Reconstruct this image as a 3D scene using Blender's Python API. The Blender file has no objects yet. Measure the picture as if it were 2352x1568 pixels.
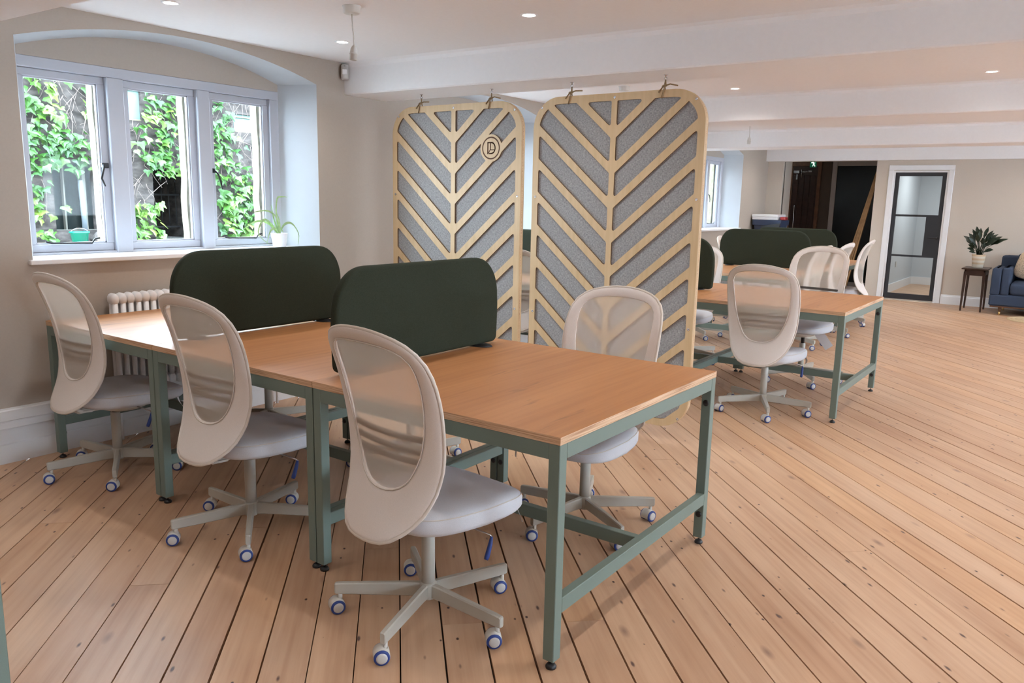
import bpy, bmesh, math, random
from mathutils import Vector, Matrix, Euler
random.seed(7)
PI = math.pi
SC = bpy.context.scene
COL = SC.collection

# ------------------------------------------------------------------ camera, sky, exposure
cam_d = bpy.data.cameras.new('camera')
cam = bpy.data.objects.new('camera', cam_d)
COL.objects.link(cam)
cam_d.sensor_width = 36.0
cam_d.lens = 27.528
cam_d.clip_start = 0.05
cx_, cy_, cz_ = (0.588, -0.809, 0.021), (0.132, 0.122, 0.984), (-0.798, -0.576, 0.178)
cam.matrix_world = Matrix(((cx_[0], cy_[0], cz_[0], 0), (cx_[1], cy_[1], cz_[1], 0), (cx_[2], cy_[2], cz_[2], 1.427), (0, 0, 0, 1)))
cam.rotation_euler = cam.matrix_world.to_euler()
cam.scale = (1, 1, 1)
SC.camera = cam

SKY_STRENGTH = 11.0
SPOT_W = 10.0
SC.view_settings.view_transform = 'Standard'
SC.view_settings.look = 'None'
SC.view_settings.gamma = 1
SC.view_settings.use_curve_mapping = False
SC.view_settings.exposure = 1.5
world = bpy.data.worlds.new('overcast_sky')
SC.world = world
world.use_nodes = True
wn = world.node_tree.nodes
wbg = wn['Background']
wbg.inputs[0].default_value = (0.67, 0.835, 1.0, 1)
wbg.inputs[1].default_value = SKY_STRENGTH

# ------------------------------------------------------------------ materials
def srgb(r, g, b):
    f = lambda c: (c / 255 / 12.92) if c / 255 <= 0.04045 else ((c / 255 + 0.055) / 1.055) ** 2.4
    return (f(r), f(g), f(b), 1)

class NT:
    def __init__(self, name):
        self.m = bpy.data.materials.new(name)
        self.m.use_nodes = True
        self.t = self.m.node_tree
        self.n = self.t.nodes
        self.b = self.n['Principled BSDF']
    def add(self, typ, **kw):
        nd = self.n.new(typ)
        for k, v in kw.items():
            setattr(nd, k, v)
        return nd
    def link(self, a, b):
        self.t.links.new(a, b)
    def ramp(self, fac, stops):
        r = self.add('ShaderNodeValToRGB')
        while len(r.color_ramp.elements) < len(stops):
            r.color_ramp.elements.new(0.5)
        for e, (p, c) in zip(r.color_ramp.elements, stops):
            e.position = p
            e.color = c
        self.link(fac, r.inputs[0])
        return r.outputs[0]
    def mix(self, fac, a, b, mode='MIX'):
        mx = self.add('ShaderNodeMix', data_type='RGBA', blend_type=mode)
        if isinstance(fac, (int, float)):
            mx.inputs[0].default_value = fac
        else:
            self.link(fac, mx.inputs[0])
        for s, v in ((6, a), (7, b)):
            if isinstance(v, tuple):
                mx.inputs[s].default_value = v
            else:
                self.link(v, mx.inputs[s])
        return mx.outputs[2]
    def noise(self, vec, scale, detail=3, rough=0.5):
        nz = self.add('ShaderNodeTexNoise')
        nz.inputs['Scale'].default_value = scale
        nz.inputs['Detail'].default_value = detail
        nz.inputs['Roughness'].default_value = rough
        if vec is not None:
            self.link(vec, nz.inputs['Vector'])
        return nz.outputs[0]
    def mapping(self, vec, scale=(1, 1, 1), rot=(0, 0, 0), loc=(0, 0, 0)):
        mp = self.add('ShaderNodeMapping')
        mp.inputs['Scale'].default_value = scale
        mp.inputs['Rotation'].default_value = rot
        mp.inputs['Location'].default_value = loc
        self.link(vec, mp.inputs['Vector'])
        return mp.outputs[0]
    def bump(self, h, strength, dist=0.002):
        bp = self.add('ShaderNodeBump')
        bp.inputs['Strength'].default_value = strength
        bp.inputs['Distance'].default_value = dist
        self.link(h, bp.inputs['Height'])
        self.link(bp.outputs[0], self.b.inputs['Normal'])

def plain(name, col, rough=0.5, metal=0.0, bump=0.0, bscale=60, vary=0.0, spec=0.5):
    t = NT(name)
    t.b.inputs['Roughness'].default_value = rough
    t.b.inputs['Metallic'].default_value = metal
    t.b.inputs['Specular IOR Level'].default_value = spec
    tc = t.add('ShaderNodeTexCoord').outputs['Object']
    nz = t.noise(tc, bscale, 3)
    if vary > 0:
        d = tuple(max(0, c * (1 - vary)) for c in col[:3]) + (1,)
        l = tuple(min(1, c * (1 + vary)) for c in col[:3]) + (1,)
        t.link(t.ramp(nz, [(0.3, d), (0.7, l)]), t.b.inputs['Base Color'])
    else:
        t.b.inputs['Base Color'].default_value = col
    if bump > 0:
        t.bump(nz, bump)
    return t.m

def position(t):
    return t.add('ShaderNodeNewGeometry').outputs['Position']

M = {}
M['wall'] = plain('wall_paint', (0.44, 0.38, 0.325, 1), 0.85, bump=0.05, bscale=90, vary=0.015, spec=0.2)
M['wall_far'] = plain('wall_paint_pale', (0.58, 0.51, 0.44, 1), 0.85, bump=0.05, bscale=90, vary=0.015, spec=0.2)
M['ceiling'] = plain('ceiling_paint', (0.82, 0.80, 0.80, 1), 0.9, bump=0.05, bscale=40, vary=0.01, spec=0.15)
M['white'] = plain('white_gloss_paint', (0.82, 0.82, 0.83, 1), 0.35, vary=0.01, bscale=8)
M['framepaint'] = plain('window_paint', (0.46, 0.47, 0.52, 1), 0.4, vary=0.01, bscale=8)  # white frame paint greyed so its colour carries the backlit shade
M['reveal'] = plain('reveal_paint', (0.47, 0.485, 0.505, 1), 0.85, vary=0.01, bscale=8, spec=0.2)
M['roompaint'] = plain('cool_paint', (0.54, 0.575, 0.61, 1), 0.85, vary=0.01, bscale=8, spec=0.2)
M['trim'] = plain('white_trim', (0.78, 0.78, 0.79, 1), 0.45, vary=0.01, bscale=8)
M['sage'] = plain('sage_steel', (0.155, 0.205, 0.180, 1), 0.42, bump=0.02, bscale=400, vary=0.03, spec=0.4)
M['green'] = plain('green_felt', (0.033, 0.038, 0.026, 1), 0.95, bump=0.25, bscale=500, vary=0.18, spec=0.1)
M['fabric'] = plain('cream_fabric', (0.72, 0.655, 0.61, 1), 0.9, bump=0.15, bscale=500, vary=0.05, spec=0.1)
M['seatfab'] = plain('seat_fabric', (0.57, 0.565, 0.59, 1), 0.95, bump=0.15, bscale=500, vary=0.06, spec=0.1)
M['piping'] = plain('cream_piping', (0.62, 0.555, 0.49, 1), 0.85, vary=0.03, spec=0.1)
M['creammetal'] = plain('cream_metal', (0.44, 0.42, 0.37, 1), 0.3, vary=0.02, bscale=10, spec=0.5)
M['creamplastic'] = plain('cream_plastic', (0.60, 0.575, 0.53, 1), 0.4, vary=0.02, bscale=10)
M['slat'] = plain('slat_plastic', (0.10, 0.085, 0.075, 1), 0.7, spec=0.1)  # dark colour stands in for the light the slats block behind the mesh
M['pipe'] = plain('grey_pipe', (0.10, 0.115, 0.13, 1), 0.5)
M['bar'] = plain('weathered_bar', (0.10, 0.095, 0.08, 1), 0.8)
M['capwhite'] = plain('caster_cap', (0.54, 0.525, 0.50, 1), 0.35)
M['blue'] = plain('blue_rubber', (0.020, 0.050, 0.23, 1), 0.5)
M['black'] = plain('black_plastic', (0.014, 0.014, 0.016, 1), 0.45)
M['blackmatt'] = plain('black_paint', (0.020, 0.022, 0.026, 1), 0.5)
M['chrome'] = plain('zinc', (0.6, 0.6, 0.62, 1), 0.25, metal=1.0)
M['brass'] = plain('brass', (0.75, 0.55, 0.25, 1), 0.3, metal=1.0)
M['paper'] = plain('paper', (0.82, 0.82, 0.86, 1), 0.9)
M['rope'] = plain('jute_rope', (0.28, 0.19, 0.10, 1), 0.95, bump=0.5, bscale=300, vary=0.3)
M['stone'] = plain('pale_stone', (0.18, 0.155, 0.105, 1), 0.9, bump=0.6, bscale=25, vary=0.2)
M['gravel'] = plain('grey_gravel', (0.22, 0.21, 0.20, 1), 0.95, bump=1.0, bscale=40, vary=0.5)
M['darkglass'] = plain('dark_window_glass', (0.010, 0.014, 0.014, 1), 0.25, vary=0.3, bscale=1.5, spec=0.2)
M['twig'] = plain('dry_vine', (0.17, 0.13, 0.115, 1), 0.95, vary=0.3, bscale=30)
M['iron'] = plain('wrought_iron', (0.012, 0.012, 0.014, 1), 0.5)
M['cyan'] = plain('pale_blue_sheet', (0.14, 0.235, 0.225, 1), 0.5)  # flat pale blue painted in place of sky reflected in window glass
M['bucket'] = plain('green_bucket', (0.0, 0.16, 0.095, 1), 0.4)
M['pot'] = plain('white_ceramic', (0.82, 0.83, 0.86, 1), 0.3)
M['soil'] = plain('soil', (0.04, 0.03, 0.02, 1), 1.0, bump=0.8, bscale=120, vary=0.4)
M['darkwood'] = plain('dark_stained_wood', (0.035, 0.016, 0.011, 1), 0.35, vary=0.25, bscale=14)
M['brownwood'] = plain('brown_wood', (0.11, 0.048, 0.022, 1), 0.4, vary=0.25, bscale=14)
M['hall'] = plain('hall_panel', (0.060, 0.040, 0.028, 1), 0.7, vary=0.1, bscale=3)
M['hallgrey'] = plain('hall_grey_frame', (0.36, 0.32, 0.30, 1), 0.6)
M['navy'] = plain('navy_fabric', (0.040, 0.055, 0.090, 1), 0.85, bump=0.2, bscale=300, vary=0.15, spec=0.2)
M['navyplastic'] = plain('navy_plastic', (0.035, 0.05, 0.10, 1), 0.45)
M['red'] = plain('red_plastic', (0.35, 0.03, 0.03, 1), 0.5)
M['fur'] = plain('cream_fur', (0.60, 0.47, 0.33, 1), 1.0, bump=1.0, bscale=80, vary=0.35)
M['jute'] = plain('jute_mat', (0.50, 0.37, 0.22, 1), 1.0, bump=0.8, bscale=120, vary=0.2)
M['timber'] = plain('raw_timber', (0.34, 0.20, 0.09, 1), 0.7, vary=0.25, bscale=10)
M['exitgreen'] = plain('exit_green', (0.0, 0.28, 0.13, 1), 0.4)
M['houseleaf'] = plain('dark_house_leaf', (0.018, 0.032, 0.018, 1), 0.38, vary=0.4, bscale=25)

def m_emit(name, col, s):
    t = NT(name)
    t.b.inputs['Base Color'].default_value = (0.9, 0.9, 0.9, 1)
    t.b.inputs['Emission Color'].default_value = col
    t.b.inputs['Emission Strength'].default_value = s
    return t.m
M['lamp'] = m_emit('lamp_glow', (1, 0.95, 0.9, 1), 14.0)
M['exitglow'] = m_emit('exit_pictogram', (0.75, 1, 0.85, 1), 0.5)

def m_floor():
    t = NT('pine_boards')
    pos = position(t)
    rnd = t.add('ShaderNodeObjectInfo').outputs['Random']
    cmb = t.add('ShaderNodeCombineXYZ')
    ml = t.add('ShaderNodeMath', operation='MULTIPLY')
    t.link(rnd, ml.inputs[0]); ml.inputs[1].default_value = 37.0
    t.link(ml.outputs[0], cmb.inputs[0])
    rot = t.mapping(pos, rot=(0, 0, -math.radians(44.3)))
    va = t.add('ShaderNodeVectorMath', operation='ADD')
    t.link(rot, va.inputs[0]); t.link(cmb.outputs[0], va.inputs[1])
    v = va.outputs[0]
    grain = t.noise(t.mapping(v, (1.3, 34, 1)), 1.0, 6, 0.6)
    broad = t.noise(t.mapping(v, (1.4, 7, 1)), 1.0, 4)
    c = t.ramp(grain, [(0.30, (0.385, 0.220, 0.130, 1)), (0.52, (0.54, 0.348, 0.222, 1)), (0.75, (0.635, 0.43, 0.29, 1))])
    c = t.mix(0.55, c, t.ramp(broad, [(0.3, (0.45, 0.262, 0.160, 1)), (0.7, (0.64, 0.44, 0.30, 1))]))
    tint = t.ramp(rnd, [(0.0, (0.88, 0.81, 0.76, 1)), (0.5, (1, 1, 1, 1)), (1.0, (1.0, 0.92, 0.81, 1))])
    c = t.mix(1.0, c, tint, 'MULTIPLY')
    # knots
    def spots(scale, lo, hi, seed):
        vo = t.add('ShaderNodeTexVoronoi')
        vo.inputs['Scale'].default_value = 1.0
        t.link(t.mapping(v, scale, loc=(seed, seed, 0)), vo.inputs['Vector'])
        mr = t.add('ShaderNodeMapRange')
        mr.inputs[1].default_value = lo; mr.inputs[2].default_value = hi
        mr.inputs[3].default_value = 1; mr.inputs[4].default_value = 0
        t.link(vo.outputs['Distance'], mr.inputs[0])
        # only some cells carry one
        sx = t.add('ShaderNodeSeparateColor')
        t.link(vo.outputs['Color'], sx.inputs[0])
        gt = t.add('ShaderNodeMath', operation='GREATER_THAN')
        t.link(sx.outputs[0], gt.inputs[0]); gt.inputs[1].default_value = 0.36
        mm = t.add('ShaderNodeMath', operation='MULTIPLY')
        t.link(mr.outputs[0], mm.inputs[0]); t.link(gt.outputs[0], mm.inputs[1])
        return mm.outputs[0]
    k = spots((2.8, 7.0, 0.01), 0.02, 0.13, 3.1)
    km = t.add('ShaderNodeMath', operation='MULTIPLY'); t.link(k, km.inputs[0]); km.inputs[1].default_value = 0.75
    c = t.mix(km.outputs[0], c, (0.20, 0.115, 0.085, 1))
    n2 = spots((5.5, 15.0, 0.01), 0.05, 0.11, 5.3)
    c = t.mix(n2, c, (0.10, 0.055, 0.045, 1))
    n = spots((9.0, 14.0, 0.01), 0.05, 0.085, 9.7)
    c = t.mix(n, c, (0.06, 0.03, 0.025, 1))
    t.link(c, t.b.inputs['Base Color'])
    t.b.inputs['Roughness'].default_value = 0.42
    t.b.inputs['Specular IOR Level'].default_value = 0.4
    t.bump(grain, 0.08, 0.002)
    return t.m
M['floor'] = m_floor()
M['subfloor'] = plain('dark_subfloor', (0.025, 0.015, 0.010, 1), 0.95)

def m_oak():
    t = NT('oak_top')
    tc = t.add('ShaderNodeTexCoord').outputs['Object']
    rnd = t.add('ShaderNodeObjectInfo').outputs['Random']
    cmb = t.add('ShaderNodeCombineXYZ')
    ml = t.add('ShaderNodeMath', operation='MULTIPLY')
    t.link(rnd, ml.inputs[0]); ml.inputs[1].default_value = 19.0
    t.link(ml.outputs[0], cmb.inputs[1])
    va = t.add('ShaderNodeVectorMath', operation='ADD')
    t.link(tc, va.inputs[0]); t.link(cmb.outputs[0], va.inputs[1])
    v = va.outputs[0]
    g = t.noise(t.mapping(v, (1.6, 42, 1)), 1.0, 6, 0.55)
    b = t.noise(t.mapping(v, (0.5, 6, 1)), 1.0, 2)
    c = t.ramp(g, [(0.28, (0.345, 0.138, 0.045, 1)), (0.5, (0.445, 0.195, 0.070, 1)), (0.75, (0.52, 0.24, 0.092, 1))])
    c = t.mix(0.45, c, t.ramp(b, [(0.35, (0.395, 0.163, 0.053, 1)), (0.65, (0.505, 0.235, 0.088, 1))]))
    dk = t.noise(t.mapping(v, (2.2, 16, 1)), 1.0, 3, 0.7)
    c = t.mix(t.ramp(dk, [(0.63, (0, 0, 0, 1)), (0.72, (0.6, 0.6, 0.6, 1))]), c, (0.20, 0.085, 0.035, 1))
    t.link(c, t.b.inputs['Base Color'])
    t.b.inputs['Roughness'].default_value = 0.46
    t.b.inputs['Specular IOR Level'].default_value = 0.55
    return t.m
M['oak'] = m_oak()

def m_ply():
    t = NT('ply_edge')
    tc = t.add('ShaderNodeTexCoord').outputs['Object']
    w = t.noise(t.mapping(tc, (4, 4, 420)), 1.0, 2)
    c = t.ramp(w, [(0.38, (0.36, 0.19, 0.10, 1)), (0.5, (0.60, 0.385, 0.235, 1)), (0.62, (0.70, 0.485, 0.32, 1))])
    t.link(c, t.b.inputs['Base Color'])
    t.b.inputs['Roughness'].default_value = 0.6
    return t.m
M['ply'] = m_ply()

def m_birch():
    t = NT('birch_ply')
    tc = t.add('ShaderNodeTexCoord').outputs['Object']
    g = t.noise(t.mapping(tc, (40, 40, 3)), 1.0, 4)
    b = t.noise(tc, 2.5, 3)
    c = t.ramp(g, [(0.3, (0.555, 0.385, 0.205, 1)), (0.7, (0.66, 0.475, 0.275, 1))])
    c = t.mix(0.35, c, t.ramp(b, [(0.35, (0.56, 0.38, 0.20, 1)), (0.65, (0.67, 0.49, 0.30, 1))]))
    t.link(c, t.b.inputs['Base Color'])
    t.b.inputs['Roughness'].default_value = 0.5
    return t.m
M['birch'] = m_birch()
M['cutedge'] = plain('laser_cut_edge', (0.16, 0.095, 0.050, 1), 0.8)
M['burnt'] = plain('laser_engraving', (0.10, 0.045, 0.02, 1), 0.8)

def m_felt():
    t = NT('grey_felt')
    tc = t.add('ShaderNodeTexCoord').outputs['Object']
    a = t.noise(t.mapping(tc, (1, 260, 70)), 1.0, 2)
    b = t.noise(t.mapping(tc, (1, 70, 260)), 1.0, 2)
    mx = t.mix(0.5, a, b)
    c = t.ramp(mx, [(0.36, (0.215, 0.212, 0.218, 1)), (0.5, (0.32, 0.312, 0.312, 1)), (0.64, (0.43, 0.42, 0.41, 1))])
    t.link(c, t.b.inputs['Base Color'])
    t.b.inputs['Roughness'].default_value = 1.0
    t.b.inputs['Specular IOR Level'].default_value = 0.1
    return t.m
M['felt'] = m_felt()

def m_mesh():
    t = NT('chair_mesh')
    d = t.add('ShaderNodeBsdfDiffuse')
    d.inputs[0].default_value = (0.74, 0.66, 0.575, 1)
    tl = t.add('ShaderNodeBsdfTranslucent')
    tl.inputs[0].default_value = (0.74, 0.66, 0.575, 1)
    m1 = t.add('ShaderNodeMixShader'); m1.inputs[0].default_value = 0.3
    t.link(d.outputs[0], m1.inputs[1]); t.link(tl.outputs[0], m1.inputs[2])
    tr = t.add('ShaderNodeBsdfTransparent')
    m2 = t.add('ShaderNodeMixShader'); m2.inputs[0].default_value = 0.45
    t.link(m1.outputs[0], m2.inputs[1]); t.link(tr.outputs[0], m2.inputs[2])
    t.link(m2.outputs[0], t.n['Material Output'].inputs[0])
    return t.m
M['mesh'] = m_mesh()

def m_glass(name, tint, refl=0.06):
    t = NT(name)
    tr = t.add('ShaderNodeBsdfTransparent'); tr.inputs[0].default_value = tint
    gl = t.add('ShaderNodeBsdfGlossy'); gl.inputs['Roughness'].default_value = 0.02
    lw = t.add('ShaderNodeLayerWeight'); lw.inputs[0].default_value = 0.5
    pw = t.add('ShaderNodeMath', operation='POWER'); t.link(lw.outputs['Facing'], pw.inputs[0]); pw.inputs[1].default_value = 5.0
    ma = t.add('ShaderNodeMath', operation='MULTIPLY_ADD'); t.link(pw.outputs[0], ma.inputs[0]); ma.inputs[1].default_value = 0.5; ma.inputs[2].default_value = 0.006
    m2 = t.add('ShaderNodeMixShader')
    t.link(ma.outputs[0], m2.inputs[0])
    t.link(tr.outputs[0], m2.inputs[1]); t.link(gl.outputs[0], m2.inputs[2])
    t.link(m2.outputs[0], t.n['Material Output'].inputs[0])
    return t.m
M['glass'] = m_glass('window_glass', (0.97, 0.985, 0.98, 1))
M['doorglass'] = m_glass('door_glass', (0.90, 0.925, 0.92, 1))
M['smokeglass'] = m_glass('dark_glass', (0.30, 0.30, 0.31, 1))

def m_leaf():
    t = NT('ivy_leaf')
    rnd = t.add('ShaderNodeObjectInfo').outputs['Random']
    tc = position(t)
    nz = t.noise(tc, 2.2, 3)
    ad = t.add('ShaderNodeMath', operation='MULTIPLY_ADD')
    t.link(rnd, ad.inputs[0]); ad.inputs[1].default_value = 0.28; 
    t.link(nz, ad.inputs[2])
    c = t.ramp(ad.outputs[0], [(0.33, (0.012, 0.052, 0.015, 1)), (0.62, (0.055, 0.145, 0.024, 1)), (0.92, (0.19, 0.27, 0.05, 1))])
    t.link(c, t.b.inputs['Base Color'])
    t.b.inputs['Roughness'].default_value = 0.38
    tl = t.add('ShaderNodeBsdfTranslucent'); t.link(c, tl.inputs[0])
    ms = t.add('ShaderNodeMixShader'); ms.inputs[0].default_value = 0.3
    t.link(t.b.outputs[0], ms.inputs[1]); t.link(tl.outputs[0], ms.inputs[2])
    t.link(ms.outputs[0], t.n['Material Output'].inputs[0])
    return t.m
M['leaf'] = m_leaf()
M['spider'] = plain('spider_leaf', (0.36, 0.52, 0.24, 1), 0.5, vary=0.3, bscale=30)

def m_rubble():
    t = NT('dark_rubble_wall')
    v = position(t)
    nz = t.noise(t.mapping(v, (6, 6, 14)), 1.0, 5)
    t.link(t.ramp(nz, [(0.35, (0.022, 0.017, 0.015, 1)), (0.65, (0.085, 0.070, 0.064, 1))]), t.b.inputs['Base Color'])
    t.b.inputs['Roughness'].default_value = 0.95
    t.bump(nz, 0.8, 0.02)
    return t.m
M['rubble'] = m_rubble()

def m_band():
    t = NT('banded_pot')
    tc = t.add('ShaderNodeTexCoord').outputs['Object']
    sp = t.add('ShaderNodeSeparateXYZ'); t.link(tc, sp.inputs[0])
    mr = t.add('ShaderNodeMapRange'); t.link(sp.outputs[2], mr.inputs[0])
    mr.inputs[1].default_value = 0; mr.inputs[2].default_value = 0.18
    A, B = (0.66, 0.50, 0.33, 1), (0.72, 0.64, 0.52, 1)
    c = t.ramp(mr.outputs[0], [(0.0, B), (0.27, A), (0.42, B), (0.58, A), (0.74, B), (0.9, A)])
    for n in t.n:
        if n.type == 'VALTORGB': n.color_ramp.interpolation = 'CONSTANT'
    t.link(c, t.b.inputs['Base Color'])
    t.b.inputs['Roughness'].default_value = 0.8
    return t.m
M['band'] = m_band()

# ------------------------------------------------------------------ mesh builder
class MB:
    def __init__(self):
        self.v, self.f, self.mi, self.sm = [], [], [], []
    def add(self, vs, fs, mi=0, smooth=False, T=None):
        o = len(self.v)
        for p in vs:
            p = Vector(p)
            self.v.append(tuple(T @ p) if T is not None else tuple(p))
        for f in fs:
            self.f.append(tuple(i + o for i in f)); self.mi.append(mi); self.sm.append(smooth)
        return self
    def box(self, lo, hi, mi=0, T=None, top=None):
        x0, y0, z0 = lo; x1, y1, z1 = hi
        vs = [(x0, y0, z0), (x1, y0, z0), (x1, y1, z0), (x0, y1, z0), (x0, y0, z1), (x1, y0, z1), (x1, y1, z1), (x0, y1, z1)]
        fs = [(0, 3, 2, 1), (4, 5, 6, 7), (0, 1, 5, 4), (1, 2, 6, 5), (2, 3, 7, 6), (3, 0, 4, 7)]
        self.add(vs, fs, mi, False, T)
        if top is not None: self.mi[-5] = top
        return self
    def cbox(self, lo, hi, c=0.003, mi=0, T=None, smooth=False):
        """box with chamfered edges"""
        x = [lo[0], hi[0]]; y = [lo[1], hi[1]]; z = [lo[2], hi[2]]
        vs = []; idx = {}
        for i in (0, 1):
            for j in (0, 1):
                for k in (0, 1):
                    sx, sy, sz = (c if i == 0 else -c), (c if j == 0 else -c), (c if k == 0 else -c)
                    idx[(i, j, k, 0)] = len(vs); vs.append((x[i], y[j] + sy, z[k] + sz))
                    idx[(i, j, k, 1)] = len(vs); vs.append((x[i] + sx, y[j], z[k] + sz))
                    idx[(i, j, k, 2)] = len(vs); vs.append((x[i] + sx, y[j] + sy, z[k]))
        fs = []
        for i in (0, 1):
            q = [idx[(i, 0, 0, 0)], idx[(i, 1, 0, 0)], idx[(i, 1, 1, 0)], idx[(i, 0, 1, 0)]]; fs.append(q if i else q[::-1])
            q = [idx[(0, i, 0, 1)], idx[(0, i, 1, 1)], idx[(1, i, 1, 1)], idx[(1, i, 0, 1)]]; fs.append(q if i else q[::-1])
            q = [idx[(0, 0, i, 2)], idx[(1, 0, i, 2)], idx[(1, 1, i, 2)], idx[(0, 1, i, 2)]]; fs.append(q if i else q[::-1])
        for a in (0, 1):
            for b in (0, 1):
                q = [idx[(a, b, 0, 0)], idx[(a, b, 1, 0)], idx[(a, b, 1, 1)], idx[(a, b, 0, 1)]]; fs.append(q if a == b else q[::-1])
                q = [idx[(a, 0, b, 0)], idx[(a, 0, b, 2)], idx[(a, 1, b, 2)], idx[(a, 1, b, 0)]]; fs.append(q if a == b else q[::-1])
                q = [idx[(0, a, b, 1)], idx[(1, a, b, 1)], idx[(1, a, b, 2)], idx[(0, a, b, 2)]]; fs.append(q if a == b else q[::-1])
        for i in (0, 1):
            for j in (0, 1):
                for k in (0, 1):
                    q = [idx[(i, j, k, 0)], idx[(i, j, k, 1)], idx[(i, j, k, 2)]]
                    fs.append(q if (i + j + k) % 2 else q[::-1])
        return self.add(vs, fs, mi, smooth, T)
    def rings(self, rings, mi=0, smooth=True, cap0=True, cap1=True, close=True, T=None):
        n = len(rings[0]); vs = [p for r in rings for p in r]; fs = []
        m = n if close else n - 1
        for a in range(len(rings) - 1):
            for i in range(m):
                j = (i + 1) % n
                fs.append((a * n + i, a * n + j, (a + 1) * n + j, (a + 1) * n + i))
        if cap0: fs.append(tuple(range(n))[::-1])
        if cap1: fs.append(tuple((len(rings) - 1) * n + i for i in range(n)))
        return self.add(vs, fs, mi, smooth, T)
    def lathe(self, prof, n=20, mi=0, T=None, smooth=True, cap0=True, cap1=True):
        rs = [[(r * math.cos(2 * PI * i / n), r * math.sin(2 * PI * i / n), z) for i in range(n)] for r, z in prof]
        return self.rings(rs, mi, smooth, cap0, cap1, True, T)
    def tube(self, path, r, n=8, mi=0, T=None, closed=False):
        P = [Vector(p) for p in path]; rs = []
        up = Vector((0, 0, 1))
        L = len(P)
        for i, p in enumerate(P):
            a = P[(i - 1) % L] if (closed or i > 0) else P[i]
            b = P[(i + 1) % L] if (closed or i < L - 1) else P[i]
            d = (b - a).normalized()
            s = d.cross(up if abs(d.z) < 0.95 else Vector((1, 0, 0))).normalized()
            if i and s.dot(ps) < 0 and abs(s.dot(ps)) > 0.3: s = -s
            ps = s
            w = s.cross(d)
            rr = r[i] if isinstance(r, (list, tuple)) else r
            rs.append([tuple(p + rr * (math.cos(2 * PI * k / n) * s + math.sin(2 * PI * k / n) * w)) for k in range(n)])
        if closed: rs.append(rs[0])
        return self.rings(rs, mi, True, not closed, not closed, True, T)
    def prism(self, poly, z0, z1, mi=0, T=None, smooth=False, side=None):
        n = len(poly)
        vs = [(x, y, z0) for x, y in poly] + [(x, y, z1) for x, y in poly]
        a = sum(poly[i][0] * poly[(i + 1) % n][1] - poly[(i + 1) % n][0] * poly[i][1] for i in range(n))
        if a < 0:
            vs = [(x, y, z0) for x, y in poly[::-1]] + [(x, y, z1) for x, y in poly[::-1]]
        self.add(vs, [tuple(range(n))[::-1], tuple(range(n, 2 * n))], mi, smooth, T)
        self.add(vs, [(i, (i + 1) % n, n + (i + 1) % n, n + i) for i in range(n)], mi if side is None else side, smooth, T)
        return self
    def mesh(self, name, mats):
        me = bpy.data.meshes.new(name)
        me.from_pydata(self.v, [], self.f)
        for m in (mats if isinstance(mats, (list, tuple)) else [mats]):
            me.materials.append(m)
        me.polygons.foreach_set('material_index', self.mi)
        me.polygons.foreach_set('use_smooth', self.sm)
        me.update()
        return me
    def build(self, name, mats, parent=None, loc=(0, 0, 0), rotz=0.0):
        return link(name, self.mesh(name, mats), parent, loc, rotz)

def link(name, me, parent=None, loc=(0, 0, 0), rotz=0.0, rot=None):
    o = bpy.data.objects.new(name, me)
    COL.objects.link(o)
    if parent is not None: o.parent = parent
    o.location = loc
    o.rotation_euler = rot if rot is not None else (0, 0, rotz)
    return o

def thing(name, label, cat, loc=(0, 0, 0), rotz=0.0, group=None):
    o = bpy.data.objects.new(name, None)
    COL.objects.link(o)
    o.empty_display_size = 0.1
    o.location = loc; o.rotation_euler = (0, 0, rotz)
    return tag(o, label, cat, group)
def tag(o, label, cat, group=None):
    o['label'] = label; o['category'] = cat
    if group: o['group'] = group
    return o
def struct(o, label=None, cat='structure'):
    o['kind'] = 'structure'
    if label: o['label'] = label
    o['category'] = cat
    return o
def s_empty(name, label, cat, loc=(0, 0, 0)):
    o = bpy.data.objects.new(name, None); COL.objects.link(o); o.location = loc
    o.empty_display_size = 0.1
    return struct(o, label, cat)

def TR(x=0, y=0, z=0, rz=0, rx=0, ry=0):
    return Matrix.Translation((x, y, z)) @ Euler((rx, ry, rz)).to_matrix().to_4x4()

def plate(outline, holes, thick, remap):
    """flat sheet with holes (2D curve fill), thickness along its own normal, vertices sent through remap(u,v,w)"""
    cu = bpy.data.curves.new('tmp', 'CURVE')
    cu.dimensions = '2D'; cu.fill_mode = 'BOTH'; cu.extrude = thick / 2
    for pl in [outline] + holes:
        s = cu.splines.new('POLY'); s.points.add(len(pl) - 1); s.use_cyclic_u = True
        for p, q in zip(s.points, pl): p.co = (q[0], q[1], 0, 1)
    ob = bpy.data.objects.new('tmp', cu); COL.objects.link(ob)
    dg = bpy.context.evaluated_depsgraph_get()
    me = bpy.data.meshes.new_from_object(ob.evaluated_get(dg))
    bpy.data.objects.remove(ob); bpy.data.curves.remove(cu)
    for v in me.vertices:
        v.co = remap(*v.co)
    bm = bmesh.new(); bm.from_mesh(me)
    bmesh.ops.remove_doubles(bm, verts=bm.verts, dist=1e-5)
    bmesh.ops.recalc_face_normals(bm, faces=bm.faces)
    bm.to_mesh(me); bm.free()
    me.materials.clear()
    return me

def rrect(x0, y0, x1, y1, r, n=8):
    out = []
    for cx, cy, a0 in ((x1 - r, y0 + r, -90), (x1 - r, y1 - r, 0), (x0 + r, y1 - r, 90), (x0 + r, y0 + r, 180)):
        for i in range(n + 1):
            a = math.radians(a0 + 90 * i / n)
            out.append((cx + r * math.cos(a), cy + r * math.sin(a)))
    return out

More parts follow.
